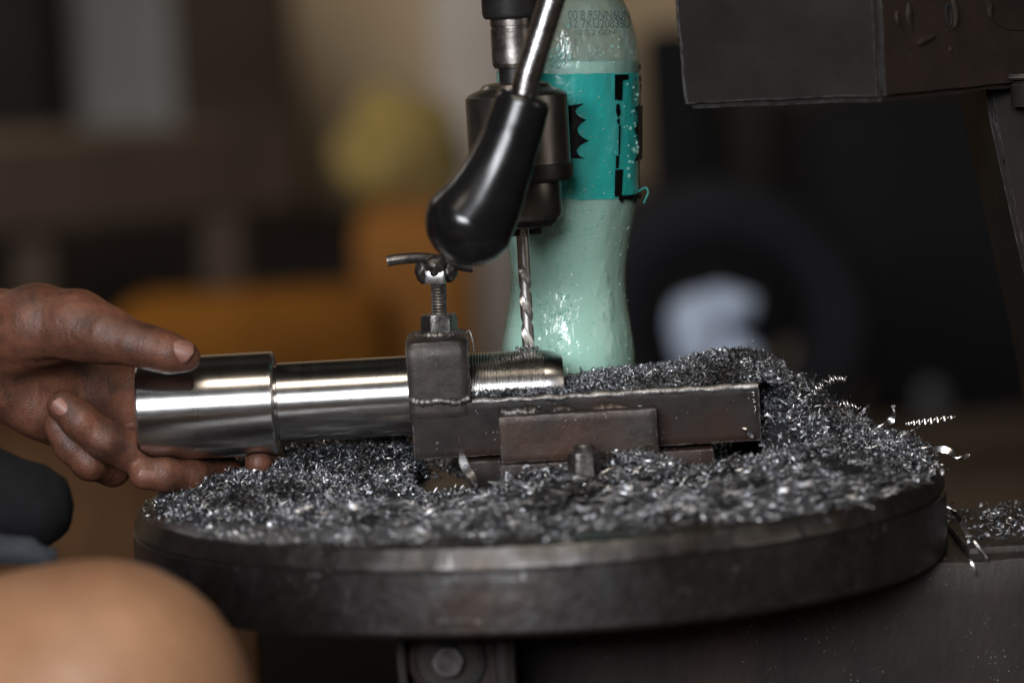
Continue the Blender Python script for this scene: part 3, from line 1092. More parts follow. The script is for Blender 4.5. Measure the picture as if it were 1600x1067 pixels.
def rot_batch(n, tilt=None, yaw=None):
    """random rotations; tilt limits how far chips stand up"""
    qn = RNG.normal(size=(n, 4))
    if tilt is not None:
        ang = RNG.uniform(0, 2 * np.pi, n) if yaw is None else RNG.normal(0, yaw, n) + np.pi * RNG.integers(0, 2, n)
        tx = RNG.normal(0, tilt, n)
        ty = RNG.normal(0, tilt, n)
        ca, sa = np.cos(ang), np.sin(ang)
        Rz = np.zeros((n, 3, 3)); Rz[:, 0, 0] = ca; Rz[:, 0, 1] = -sa; Rz[:, 1, 0] = sa; Rz[:, 1, 1] = ca; Rz[:, 2, 2] = 1
        Rx = np.zeros((n, 3, 3)); Rx[:, 0, 0] = 1; Rx[:, 1, 1] = np.cos(tx); Rx[:, 1, 2] = -np.sin(tx); Rx[:, 2, 1] = np.sin(tx); Rx[:, 2, 2] = np.cos(tx)
        Ry = np.zeros((n, 3, 3)); Ry[:, 1, 1] = 1; Ry[:, 0, 0] = np.cos(ty); Ry[:, 0, 2] = np.sin(ty); Ry[:, 2, 0] = -np.sin(ty); Ry[:, 2, 2] = np.cos(ty)
        return Rz @ Ry @ Rx
    qn /= np.linalg.norm(qn, axis=1, keepdims=True)
    w_, x, y, z = qn.T
    return np.stack([np.stack([1 - 2 * (y * y + z * z), 2 * (x * y - z * w_), 2 * (x * z + y * w_)], -1),
                     np.stack([2 * (x * y + z * w_), 1 - 2 * (x * x + z * z), 2 * (y * z - x * w_)], -1),
                     np.stack([2 * (x * z - y * w_), 2 * (y * z + x * w_), 1 - 2 * (x * x + y * y)], -1)], 1)


def template(kind, rng):
    """one chip as a ribbon of (n+1) x 2 points, millimetres"""
    if kind == 'curl':      # short C-shaped or ring-like curl
        n = 7
        t = np.linspace(0, 1, n + 1)
        r = rng.uniform(.55, 1.15)
        a = t * R_(rng.uniform(150, 400))
        c = np.stack([r * (1 + .5 * t) * np.cos(a), r * (1 + .5 * t) * np.sin(a), t * rng.uniform(.3, 2.2)], -1)
        wv = np.stack([.25 * np.cos(a), .25 * np.sin(a), np.ones(n + 1)], -1) * (rng.uniform(.35, .75) * (1 - .5 * np.abs(2 * t - 1) ** 2))[:, None]
    elif kind == 'sliver':  # rice-like flat sliver, bent
        n = 5
        t = np.linspace(-1, 1, n + 1)
        L_ = rng.uniform(1.2, 2.6)
        b = rng.uniform(-.7, .7)
        tw = rng.uniform(-.9, .9) * t
        c = np.stack([L_ * t, .3 * b * t * t * L_, b * (1 - t * t) * .9], -1)
        wv = np.stack([0 * t, np.cos(tw), np.sin(tw)], -1) * (rng.uniform(.26, .52) * np.sqrt(np.maximum(1.02 - t * t, .02)))[:, None]
    elif kind == 'arc':     # open bent sliver
        n = 6
        t = np.linspace(-1, 1, n + 1)
        r = rng.uniform(.9, 2.3)
        a = t * R_(rng.uniform(35, 95))
        c = np.stack([r * np.sin(a), r * (1 - np.cos(a)), t * rng.uniform(-.8, .8)], -1)
        tw = rng.uniform(-1.4, 1.4) * t
        wv = np.stack([np.sin(a) * np.sin(tw) * .8, np.cos(a) * np.sin(tw) * .8, np.cos(tw)], -1) * (rng.uniform(.24, .5) * np.sqrt(np.maximum(1.03 - t * t, .02)))[:, None]
    elif kind == 'string':  # long thin tangled thread of steel
        n = 26
        t = np.linspace(0, 1, n + 1)
        d = np.cumsum(np.cumsum(rng.normal(0, .16, (n + 1, 3)), 0) * .5 + rng.normal(0, .4, (1, 3)), 0)
        st_ = d[1:] - d[:-1]
        st_ = st_ / np.maximum(np.linalg.norm(st_, axis=1, keepdims=True), .2) * rng.uniform(.3, .5)
        c = np.vstack([np.zeros((1, 3)), np.cumsum(st_, 0)])
        a = t * rng.uniform(5, 16)
        wv = np.stack([.5 * np.cos(a), .5 * np.sin(a), np.cos(a * .7)], -1) * rng.uniform(.14, .26)
    elif kind == 'grain':
        n = 2
        t = np.linspace(-1, 1, n + 1)
        c = np.stack([rng.uniform(.5, 1.1) * t, 0 * t, rng.uniform(-.4, .4) * (1 - t * t)], -1)
        wv = np.stack([.2 * t, np.ones(n + 1), rng.uniform(-.6, .6) * np.ones(n + 1)], -1) * rng.uniform(.3, .6)
    else:                   # pigtail spiral
        n = 30
        t = np.linspace(0, 1, n + 1)
        turns = rng.uniform(2, 3.5)
        a = t * 2 * np.pi * turns
        r = rng.uniform(.5, .9) * (1 - .35 * t)
        c = np.stack([r * np.cos(a), r * np.sin(a), t * turns * rng.uniform(1.3, 2.2)], -1)
        wv = np.stack([.3 * np.cos(a), .3 * np.sin(a), np.ones(n + 1)], -1) * (.5 * (1 - t * .6))[:, None]
    if kind in ('sliver', 'arc'):   # arched across, so that light runs along each chip
        tg = np.gradient(c, axis=0)
        nn = np.cross(tg, wv)
        nn = nn / np.maximum(np.linalg.norm(nn, axis=1, keepdims=True), 1e-9) * np.linalg.norm(wv, axis=1, keepdims=True) * .75
        return np.stack([c - wv, c + nn, c + wv], 1).reshape(-1, 3), n
    return np.stack([c - wv, c + wv], 1).reshape(-1, 3), n


TEMPL = {}
_trng = np.random.default_rng(3)
for kd in ('curl', 'sliver', 'arc', 'string', 'grain', 'pigtail'):
    tt = [template(kd, _trng) for _ in range(30)]
    TEMPL[kd] = (np.stack([a for a, _ in tt]) * .001, tt[0][1])


def chips(kind, P, scale, tilt=None, yaw=None):
    T, n = TEMPL[kind]
    N_ = len(P)
    k = RNG.integers(0, len(T), N_)
    v = T[k] * np.asarray(scale).reshape(-1, 1, 1)
    v = np.einsum('nij,nkj->nki', rot_batch(N_, tilt, yaw), v) + P[:, None, :]
    m = T.shape[1]
    base = (np.arange(N_) * m)[:, None, None]
    w_ = m // (n + 1)
    s = (np.arange(n)[:, None] * w_ + np.arange(w_ - 1)[None]).ravel()
    fq = np.stack([s, s + 1, s + w_ + 1, s + w_], -1)[None] + base
    return v.reshape(-1, 3), fq.reshape(-1, 4)


def stack_np(parts):
    V, F, n = [], [], 0
    for v, fc in parts:
        V.append(v); F.append(np.asarray(fc) + n); n += len(v)
    return np.vstack(V), np.vstack(F)


def add_np(name, vf, mt, parent=None, smooth=True):
    V, F = vf
    me = bpy.data.meshes.new(name)
    lo, hi = V.min(0), V.max(0)
    off = np.array([(lo[0] + hi[0]) / 2, (lo[1] + hi[1]) / 2, lo[2]]) if parent is None else np.array(world_off(parent))
    me.vertices.add(len(V)); me.vertices.foreach_set("co", (V - off).astype(np.float32).ravel())
    me.loops.add(len(F) * 4); me.loops.foreach_set("vertex_index", F.astype(np.int32).ravel())
    me.polygons.add(len(F)); me.polygons.foreach_set("loop_start", np.arange(0, len(F) * 4, 4, dtype=np.int32))
    me.polygons.foreach_set("use_smooth", np.ones(len(F), bool) if smooth else np.zeros(len(F), bool))
    me.update(calc_edges=True); me.validate()
    o = bpy.data.objects.new(name, me)
    COL.objects.link(o)
    o.parent = parent
    if parent is None: o.location = off
    me.materials.append(mt)
    return o


def pipe_hit(P, pad=.0008):
    """inside the shaft or a jig part"""
    r = np.hypot(P[:, 1], P[:, 2] - axz)
    a = (P[:, 0] > x0 - .001) & (P[:, 0] < x1) & (r < R1 + pad)
    b = (P[:, 0] >= x1) & (P[:, 0] < x4 + .001) & (r < R2 + pad)
    j = (P[:, 0] > cx0) & (P[:, 0] < ex) & (P[:, 1] > Yf - .0005) & (P[:, 1] < .033) & (P[:, 2] < wt + .03)
    k = (P[:, 0] > bx0) & (P[:, 0] < bx1) & (P[:, 1] > -.0475) & (P[:, 1] < Yf) & (P[:, 2] < bz1 + .001)
    return a | b | j | k


def sample_table(n, fn=None, zlo=-.0022, zhi=.0012):
    out = []
    got = 0
    while got < n:
        x = RNG.uniform(-RT, RT, n * 3); y = RNG.uniform(-RT, .15, n * 3)
        h = H(x, y)
        e = 6e-4
        g = np.sqrt(1 + ((H(x + e, y) - h) / e) ** 2 + ((H(x, y + e) - h) / e) ** 2)
        den = np.clip(h / .003, 0, 1) ** 1.3 * np.minimum(g, 4) / 4
        den = den + (.012 + .10 * zone_front(x, y) * (y > -.182)) * (np.hypot(x, y) < RT - .006) * (h < .0012)
        den = den * np.clip(.62 + .55 * field(y + .3, x - .2), .12, 1)
        if fn is not None: den = den * fn(x, y)
        ok = RNG.uniform(0, 1, len(x)) < den
        x, y, h, g = x[ok], y[ok], h[ok], g[ok]
        P = np.stack([x, y, np.maximum(h, .0005) + RNG.uniform(zlo, zhi, len(x)) * np.clip(h / .003, .15, 1) * np.minimum(g, 2.5)], -1)
        P[:, 2] = np.maximum(P[:, 2], .0004)
        P = P[~pipe_hit(P)]
        out.append(P); got += len(P)
    return np.vstack(out)[:n]


def zone_front(x, y): return np.clip((-.045 - y) / .05, 0, 1) * np.clip((x + .13) / .05, .12, 1)
def zone_fine(x, y): return 1 - .97 * zone_front(x, y)


parts = [mound_vf]
P = sample_table(9000, zone_fine); parts.append(chips('curl', P, RNG.uniform(.7, 1.35, len(P))))
P = sample_table(17000, zone_fine); parts.append(chips('arc', P, RNG.uniform(.65, 1.5, len(P))))
P = sample_table(9000, zone_fine); parts.append(chips('sliver', P, RNG.uniform(.7, 1.4, len(P)), .6))
P = sample_table(240, zone_front, 0, .001); parts.append(chips('string', P, RNG.uniform(.8, 1.5, len(P)), .3))
P = sample_table(5000, zone_fine); parts.append(chips('grain', P, RNG.uniform(.7, 1.6, len(P))))
P = sample_table(3800, zone_front); parts.append(chips('sliver', P, RNG.uniform(1.5, 2.7, len(P)), .25, .5))
P = sample_table(900, zone_front, -.001, .001); parts.append(chips('arc', P, RNG.uniform(1.2, 2.4, len(P)), .5, .6))
P = sample_table(700, lambda x, y: np.clip(H(x, y) / .01, 0, 1)); P[:, 2] += .0006; parts.append(chips('pigtail', P, RNG.uniform(.6, 1.2, len(P))))
P = sample_table(420, lambda x, y: np.clip(H(x, y) / .012, 0, 1) * (.25 + .75 * (x > .08))); P[:, 2] += .0008; parts.append(chips('string', P, RNG.uniform(.6, 1.1, len(P))))
n = 90
sx_ = RNG.uniform(.105, .172, n); sy_ = RNG.uniform(.0, .06, n)
P = np.stack([sx_, sy_, H(sx_, sy_) + .0012], -1)
parts.append(chips('string', P, RNG.uniform(.6, 1.3, n))); parts.append(chips('pigtail', P[:50] + .001, RNG.uniform(.8, 1.6, 50)))
sw = add_np("metal_swarf", stack_np(parts), M_chip)
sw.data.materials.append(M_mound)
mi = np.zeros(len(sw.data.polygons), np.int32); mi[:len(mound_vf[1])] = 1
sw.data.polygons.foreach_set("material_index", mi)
tag(sw, "heaps of curled grey steel swarf spread over the round drill table", "swarf", kind="stuff")

# swarf lying in the jig's channel, heaped towards its right end
def top_py(px): return np.interp(px, [870, 900, 950, 1000, 1050, 1085, 1110, 1160, 1200, 1225], [596, 590, 578, 573, 568, 556, 549, 545, 553, 570])
def chan(n, kind, sc, zlo, zhi):
    px = RNG.uniform(885, 1225, n)
    y = RNG.uniform(-.026, .034, n)
    out = []
    for a, b in zip(px, y):
        p = at(a, top_py(a), .016)
        sh = 1 - .75 * abs((b - .012) / .04) ** 1.6
        z = wt + (p.z - wt) * sh
        out.append((p.x, b, z))
    P = np.array(out)
    P[:, 2] += RNG.uniform(zlo, zhi, n)
    return chips(kind, P, RNG.uniform(*sc, n))
parts = [chan(3000, 'curl', (.6, 1.1), -.004, .0008), chan(6000, 'arc', (.5, 1.1), -.004, .0010), chan(2500, 'sliver', (.5, 1.0), -.004, .0008), chan(240, 'pigtail', (.5, .9), -.002, .0018), chan(160, 'string', (.4, .8), -.002, .0018)]
nx_ = 60
gx = np.linspace(885, 1222, nx_); gyy = np.linspace(-.0225, .033, 16)
MV = []
for a in gx:
    for b in gyy:
        p = at(a, float(top_py(a)), .016)
        sh = 1 - .75 * abs((b - .012) / .04) ** 1.6
        MV.append((p.x, b, wt + (p.z - wt) * sh - .0025))
idx = np.arange(nx_ * 16).reshape(nx_, 16)
MQ = np.stack([idx[:-1, :-1], idx[1:, :-1], idx[1:, 1:], idx[:-1, 1:]], -1).reshape(-1, 4)
# small chips in front of the thread, on the lip
n = 420
xs = RNG.uniform(cx1 + .001, x4 + .01, n)
P = np.stack([xs, RNG.uniform(Yf + .001, Yf + .009, n), wt + .002 + RNG.uniform(0, .0025, n)], -1)
parts.append(chips('curl', P, RNG.uniform(.5, 1.1, n)))
P = np.stack([RNG.uniform(cx1 + .001, ex, 130), RNG.uniform(Yf + .001, Yf + .006, 130), wt + .0018 + RNG.uniform(0, .001, 130)], -1)
parts.append(chips('sliver', P, RNG.uniform(.5, 1.0, 130), .3))
# burr of chips round the drill tip
n = 90
a = RNG.uniform(0, 2 * np.pi, n); rr = RNG.uniform(.003, .007, n)
P = np.stack([dx + rr * np.cos(a), rr * np.sin(a) * .8 - .002, 0 * a], -1)
P[:, 2] = axz + np.sqrt(np.maximum(R2 ** 2 - P[:, 1] ** 2, 0)) + RNG.uniform(-.0003, .0014, n)
parts.append(chips('curl', P, RNG.uniform(.3, .7, n)))
vf = stack_np([(np.array(MV), MQ)] + parts)
sw2 = add_np("metal_swarf", vf, M_chip)
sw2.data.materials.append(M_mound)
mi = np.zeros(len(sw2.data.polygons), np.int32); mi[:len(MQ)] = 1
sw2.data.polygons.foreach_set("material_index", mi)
tag(sw2, "fine curled swarf heaped in the jig channel behind its front wall", "swarf", kind="stuff")

# swarf on the arm ledge at the right
n = 330
P = np.stack([RNG.uniform(.217, .34, n), RNG.uniform(-.05, .07, n), led_z + RNG.uniform(.0005, .004, n)], -1)
vf = stack_np([chips('sliver', P, RNG.uniform(.8, 1.6, n), .5), chips('curl', P + RNG.normal(0, .003, P.shape) * (1, 1, .2), RNG.uniform(.8, 1.5, n))])
tag(add_np("metal_swarf", vf, M_chip), "scattered swarf on the ledge of the table arm right of the table", "swarf", kind="stuff")

M_shine = plain("bright shaving steel", (.75, .74, .75), (.45, .44, .45), .28, 1.0, 400, .3, 1500, .0003, .08)


def ribbon(path, wid, tw0=0.0, tw1=0.0, thick=.00025):
    """twisted flat ribbon with a real thickness along a path"""
    P = [Vector(p) for p in path]
    V, F = [], []
    n = len(P)
    nr = Vector((0, 0, 1))
    for i, p in enumerate(P):
        t = (P[min(i + 1, n - 1)] - P[max(i - 1, 0)]).normalized()
        nr = (nr - t * nr.dot(t)).normalized()
        b = t.cross(nr)
        a = lerp(tw0, tw1, i / (n - 1))
        e = b * math.cos(a) + nr * math.sin(a)
        m_ = t.cross(e)
        wv = wid * (1 - .75 * abs(2 * i / (n - 1) - 1) ** 3)
        for s_, q_ in ((-1, -1), (1, -1), (1, 1), (-1, 1)):
            V.append(tuple(p + e * wv * s_ + m_ * thick * q_))
    for i in range(n - 1):
        for k in range(4):
            k2 = (k + 1) % 4
            F.append((i * 4 + k, i * 4 + k2, i * 4 + 4 + k2, i * 4 + 4 + k))
    F.append((3, 2, 1, 0)); F.append(tuple((n - 1) * 4 + k for k in range(4)))
    return V, F


def coil(p, q, r, turns, n=90, taper=.0):
    """helical spring-like shaving from p to q"""
    p, q = Vector(p), Vector(q)
    t = (q - p).normalized()
    a = t.orthogonal().normalized(); b = t.cross(a)
    out = []
    for i in range(n + 1):
        s = i / n
        an = (s + .035 * math.sin(s * 9 + p.x * 900) + .02 * math.sin(s * 23)) * turns * 2 * math.pi
        rr_ = r * (1 - .45 * s * s) * (1 + .22 * math.sin(s * 14 + p.z * 700))
        sag = Vector((0, 0, 1)) * (q - p).length * .16 * math.sin(math.pi * s)
        out.append(p.lerp(q, s) + sag + (a * math.cos(an) + b * math.sin(an)) * rr_)
    return out


LONG = [
    ("straight tightly twisted bright shaving jutting right above the table's far edge", ribbon(smooth_path([at(1415, 662, .02), at(1450, 658, .02), at(1493, 651, .02)], 16), .0016, 0, 26, .0004)),
    ("bright curled shaving sticking out past the table's right rim", ribbon(smooth_path([at(1440, 700, -.01), at(1478, 703, -.012), at(1497, 716, -.015), at(1515, 710, -.015)], 8), .0018, 0.4, 5, .0003)),
    ("small hooked shaving standing up on the right slope of the swarf heap", ribbon(smooth_path([at(1370, 668, .02), at(1392, 658, .02), at(1397, 640, .02), at(1394, 633, .02)], 8), .0016, 0, 5, .0003)),
    ("dark spring-like coil arching off the right slope of the heap", tube(coil(at(1290, 640, .02), at(1345, 640, .02), .0022, 7), .00045, 6)),
    ("springy coil shaving reaching out from the top right of the heap", tube(coil(at(1268, 615, .015), at(1324, 593, .015), .0022, 8), .0005, 6)),
    ("forked bright shaving standing upright in front of the jig body", ribbon(smooth_path([at(745, 762, -.06), at(738, 745, -.06), at(726, 728, -.06), at(721, 702, -.06)], 8), .0022, 0, 2.2, .0003)),
    ("long arched shaving lying in front of the hold-down nut", ribbon(smooth_path([at(885, 763, -.08), at(920, 757, -.08), at(952, 764, -.085), at(975, 779, -.09)], 8), .0022, 0, 1.0, .0003)),
    ("grey shaving leaning from the front block towards the nut", ribbon(smooth_path([at(930, 750, -.07), at(948, 738, -.07), at(975, 728, -.07)], 8), .0020, .4, 1.0, .0003)),
    ("long dull shaving slanting right of the jig block", ribbon(smooth_path([at(1105, 735, -.05), at(1125, 728, -.045), at(1150, 708, -.04)], 8), .0024, 0, .9, .0003)),
    ("long dull shaving lying between the jig and the right heap", ribbon(smooth_path([at(1090, 725, -.03), at(1112, 735, -.035), at(1140, 742, -.04)], 8), .0022, 0, .6, .0003)),
    ("very long straight grey shaving lying across the swarf below the heap", ribbon(smooth_path([at(1095, 765, -.08), at(1135, 758, -.08), at(1180, 745, -.075)], 8), .0022, .2, 1.2, .0003)),
    ("thin curly shaving hanging at the right end of the jig wall", tube(coil(at(1176, 612, -.0325), at(1180, 646, -.033), .0011, 3), .00022, 6)),
    ("pair of bright shavings hooked on the end of the jig wall", ribbon(smooth_path([at(1157, 667, -.035), at(1168, 674, -.036), at(1177, 684, -.036)], 6), .0013, 0, 2, .0003)),
    ("thin bright hair of steel arching beside the clamp collar", tube(smooth_path([at(727, 520, -.012), at(733, 516, -.012), at(738, 530, -.012), at(741, 549, -.012)], 8), .00035, 6)),
    ("bright club-shaped shaving hanging over the arm ledge", ribbon(smooth_path([at(1522, 845, -.060), at(1533, 862, -.061), at(1544, 877, -.062)], 8), .0019, .3, .8, .0004)),
    ("dull narrow shaving hanging lowest on the arm's side", ribbon(smooth_path([at(1515, 872, -.062), at(1521, 884, -.063), at(1525, 899, -.063)], 8), .0016, .2, .7, .0004)),
    ("bent grey shaving at the left end of the arm ledge", ribbon(smooth_path([at(1478, 790, -.02), at(1492, 801, -.02), at(1502, 815, -.025), at(1513, 838, -.03)], 8), .0020, 0, 1.5, .0003)),
]
for lb, vf in LONG:
    tag(add("steel_shaving", vf, M_shine, angle=60), lb, "shaving", "long steel shavings lying loose")

M_dull = plain("dull shaving steel", (.50, .50, .52), (.26, .26, .28), .46, .9, 300, .2, 900, .0002, .08)
proto = []
for i in range(6):
    n = 14
    L_ = random.uniform(.012, .022)
    cv = random.uniform(-1.3, 1.3)
    pth = [Vector((L_ * (t - .5), .25 * L_ * cv * (t - .5) ** 2 * 4, .0012 + .0035 * math.sin(math.pi * t) * random.uniform(.3, 1))) for t in np.linspace(0, 1, n)]
    me_o = add("steel_shaving", ribbon(pth, random.uniform(.0008, .0014), 0, random.uniform(1, 4), .00025), M_dull, angle=60, local=True)
    proto.append(me_o)
pz = sample_table(24, lambda x, y: zone_front(x, y) * (y > -.175), 0, .001)
for i, p in enumerate(pz):
    o = proto[i] if i < 6 else proto[i % 6].copy()
    if i >= 6: COL.objects.link(o)
    o.location = (p[0], p[1], p[2] + .0006)
    o.rotation_euler = (random.gauss(0, .25), random.gauss(0, .2), random.gauss(0, .7))
    tag(o, "bent bright shaving lying flat in the swarf along the front of the table", "shaving", "bent shavings scattered along the front")

# ------------------------------------------------------------------ person: signed-distance body
def surface_nets(fv, org, h):
    s = fv < 0
    nx, ny, nz = fv.shape
    cnt = np.zeros((nx - 1, ny - 1, nz - 1), np.float32)
    acc = np.zeros((nx - 1, ny - 1, nz - 1, 3), np.float32)
    C8 = [(i, j, k) for i in (0, 1) for j in (0, 1) for k in (0, 1)]
    def sl(c): return tuple(slice(o, o + n_ - 1) for o, n_ in zip(c, (nx, ny, nz)))
    for a in C8:
        for ax in range(3):
            if a[ax]: continue
            b = list(a); b[ax] = 1
            fa, fb = fv[sl(a)], fv[sl(b)]
            m = (s[sl(a)] != s[sl(b)])
            if not m.any(): continue
            ii = np.nonzero(m)
            t = fa[ii] / (fa[ii] - fb[ii])
            p = np.tile(np.array(a, np.float32), (len(t), 1)); p[:, ax] += t
            acc[ii] += p; cnt[ii] += 1
    act = np.nonzero(cnt > 0)
    idm = -np.ones(cnt.shape, int); idm[act] = np.arange(len(act[0]))
    V = (np.stack(act, -1) + acc[act] / cnt[act][:, None]) * h + np.array(org)
    F = []
    for ax in range(3):
        b1, b2 = [(1, 2), (2, 0), (0, 1)][ax]
        lo = [slice(None)] * 3; hi_ = [slice(None)] * 3
        lo[ax] = slice(0, -1); hi_[ax] = slice(1, None)
        e0, e1 = s[tuple(lo)], s[tuple(hi_)]
        ii = np.stack(np.nonzero(e0 != e1), -1)
        ok = (ii[:, b1] > 0) & (ii[:, b2] > 0) & (ii[:, b1] < fv.shape[b1] - 1) & (ii[:, b2] < fv.shape[b2] - 1)
        ii = ii[ok]
        fl = e0[tuple(ii.T)]
        def g(d1, d2):
            j = ii.copy(); j[:, b1] += d1; j[:, b2] += d2
            return idm[tuple(j.T)]
        q_ = np.stack([g(-1, -1), g(0, -1), g(0, 0), g(-1, 0)], -1)
        q_[~fl] = q_[~fl][:, ::-1]
        F.append(q_)
    return V, np.vstack(F)


def grid(lo, hi, h):
    ax = [np.arange(a, b, h, dtype=np.float32) for a, b in zip(lo, hi)]
    return np.stack(np.meshgrid(*ax, indexing='ij'), -1)


def seg_sdf(P, a, b, ra, rb):
    a, b = np.array(a, np.float32), np.array(b, np.float32)
    d = b - a
    t = np.clip(((P - a) @ d) / max(float(d @ d), 1e-12), 0, 1)
    return np.linalg.norm(P - a - t[..., None] * d, axis=-1) - (ra + t * (rb - ra))


def smin(a, b, k):
    hh = np.maximum(k - np.abs(a - b), 0) / k
    return np.minimum(a, b) - hh * hh * k * .25


def chain(P, js, k=.004):
    """js: (px, py, Y, r px)"""
    pts = [(at(x, y, Y), r * mpp(Y)) for x, y, Y, r in js]
    f = None
    for (a, ra), (b, rb) in zip(pts, pts[1:]):
        g = seg_sdf(P, a, b, ra, rb)
        f = g if f is None else smin(f, g, k)
    return f


lo_ = (at(-60, 560, 0).x, -.075, at(200, 800, -.02).z)
hi_ = (at(470, 600, 0).x, .085, at(100, 405, 0).z)
HV = .0012
G = grid(lo_, hi_, HV)
# forearm and thenar side
f = chain(G, [(-260, 500, .045, 88), (-110, 520, .030, 80), (-20, 535, .020, 74), (60, 545, .022, 62)], .01)
f = smin(f, chain(G, [(-20, 530, .012, 70), (60, 508, -.004, 62), (120, 510, -.014, 52), (166, 524, -.024, 41)], .006), .012)
thumb = chain(G, [(120, 508, -.014, 50), (166, 523, -.024, 41), (205, 535, -.030, 34), (238, 544, -.033, 32.5), (265, 552, -.0335, 30), (290, 558, -.033, 23.5)], .004)
f = smin(f, thumb, .006)
# palm: metacarpals fanning out behind the end of the shaft
for js in (((40, 560, .026, 52), (150, 590, .040, 40), (238, 606, .044, 31)),
           ((30, 575, .026, 52), (140, 620, .040, 40), (226, 648, .046, 31)),
           ((20, 590, .024, 50), (120, 640, .036, 38), (200, 682, .044, 30)),
           ((0, 590, .020, 48), (80, 645, .030, 38), (165, 700, .036, 28))):
    f = smin(f, chain(G, js, .006), .010)
# heel of the palm
f = smin(f, chain(G, [(-10, 600, .014, 46), (60, 640, .018, 40), (110, 672, .024, 30)], .006), .010)
fing = [
    ((238, 606, .044, 31), (330, 640, .047, 29), (402, 690, .036, 27), (424, 727, .012, 25), (404, 723, -.008, 22)),       # index
    ((226, 648, .046, 31), (320, 690, .048, 30), (352, 742, .024, 27), (300, 746, -.004, 27), (258, 741, -.013, 26.5), (226, 740, -.016, 25)),  # middle
    ((200, 682, .044, 30), (240, 712, .020, 30), (205, 704, -.010, 33), (165, 688, -.018, 31.5), (126, 658, -.020, 29), (98, 634, -.018, 25)),   # ring
    ((165, 700, .036, 28), (176, 732, .012, 27), (140, 722, -.004, 28), (112, 696, -.004, 27), (92, 668, -.004, 24)),       # little
]
for js in fing:
    g = chain(G, js, .003)
    f = smin(f, g, .0022)
# creases: thumb web fold, palm lines, knuckle folds
def carve(f, js, k=.003):
    return -smin(-f, chain(G, js, .001), k)
f = carve(f, [(-40, 582, -.012, 4), (40, 578, -.018, 6), (110, 566, -.016, 7), (165, 562, -.010, 7), (206, 566, 0, 6)], .006)
f = carve(f, [(110, 617, .008, 3), (150, 606, .012, 4), (190, 588, .013, 3), (222, 574, .012, 3)], .004)
f = carve(f, [(222, 596, .0145, 2), (190, 612, .012, 3), (150, 625, .010, 3)], .003)
f = carve(f, [(210, 556, -.046, 1.2), (220, 570, -.050, 1.2)], .002)
# the shaft presses the flesh flat
rr = np.hypot(G[..., 1], G[..., 2] - axz)
sh = np.maximum(rr - (R1 + .0002), (x0 - .0004) - G[..., 0])
f = np.maximum(f, -sh)
hv, hf = surface_nets(f, lo_, HV)
fing_pts = [(at(x, y, Y), r * mpp(Y)) for x, y, Y, r in ((290, 558, -.033, 23.5), (98, 634, -.018, 25), (226, 740, -.016, 25))]

# rest of the body, mostly outside the frame: arm, shoulder, trunk, head, legs
el = Vector((-.52, .10, .10)); shd = Vector((-.72, .16, .36))
kn = at(190, 1010, -.30); kn = Vector((kn.x - .012, -.30, kn.z - .026))
hipN = Vector((-.78, -.06, -.14)); hipF = Vector((-.78, .16, -.14))
kneeF = Vector((-.46, .36, -.14)); footN = Vector((-.36, -.30, -.66)); footF = Vector((-.44, .30, -.66))
lo2, hi2 = (-1.1, -.46, -.78), (-.13, .52, .84)
G2 = grid(lo2, hi2, .0085)
wr = at(-90, 520, .030)
b = smin(seg_sdf(G2, wr, el, .028, .042), seg_sdf(G2, el, shd, .042, .055), .03)
b = smin(b, seg_sdf(G2, (-.80, .05, -.12), (-.80, .05, .30), .15, .15), .05)
b = smin(b, seg_sdf(G2, (-.78, -.04, .33), (-.76, .15, .34), .075, .075), .06)
b = smin(b, seg_sdf(G2, (-.72, -.06, .36), (-.60, -.22, .12), .055, .045), .03)
b = smin(b, seg_sdf(G2, (-.60, -.22, .12), (-.52, -.30, -.02), .042, .03), .03)
b = smin(b, seg_sdf(G2, (-.79, .05, .38), (-.75, .05, .50), .055, .052), .04)
b = smin(b, seg_sdf(G2, (-.74, .05, .57), (-.72, .05, .65), .075, .088), .03)
b = smin(b, seg_sdf(G2, (-.640, .05, .585), (-.645, .05, .615), .014, .010), .02)
b = smin(b, seg_sdf(G2, hipN, kn, .088, .062), .03)
b = smin(b, seg_sdf(G2, kn + Vector((0, 0, -.01)), (kn.x - .01, kn.y + .01, kn.z - .18), .062, .055), .03)
b = smin(b, seg_sdf(G2, (kn.x - .01, kn.y + .01, kn.z - .18), footN, .055, .036), .03)
b = smin(b, seg_sdf(G2, footN, footN + Vector((.17, 0, -.05)), .036, .026), .02)
b = smin(b, seg_sdf(G2, hipF, kneeF, .088, .062), .03)
b = smin(b, seg_sdf(G2, kneeF, footF, .058, .036), .03)
b = smin(b, seg_sdf(G2, footF, footF + Vector((.17, 0, -.05)), .036, .026), .02)
bv, bf = surface_nets(b, lo2, .0085)
person = thing("person", (-.78, .05, -.75), "seated worker, hand gripping the steel shaft, bare knee in front of the table", "person")
pv, pf = stack_np([(hv, hf), (bv, bf)])
body = add_np("body", (pv, pf), M_skin, person)
gr = np.ones(len(pv), np.float32)
gr[len(hv):] = np.clip((pv[len(hv):, 2] - .0) / .04, 0, 1) * np.clip((pv[len(hv):, 0] + .6) / .1, 0, 1)
at_ = body.data.attributes.new("grime", 'FLOAT', 'POINT')
at_.data.foreach_set("value", gr)


def nail(tip, prev, facing, wid, length, roll=0.0, lift=.0):
    """curved nail plate lying on the back of a fingertip; facing = outward direction of the nail"""
    tip, prev = Vector(tip[0]), Vector(prev[0])
    return None


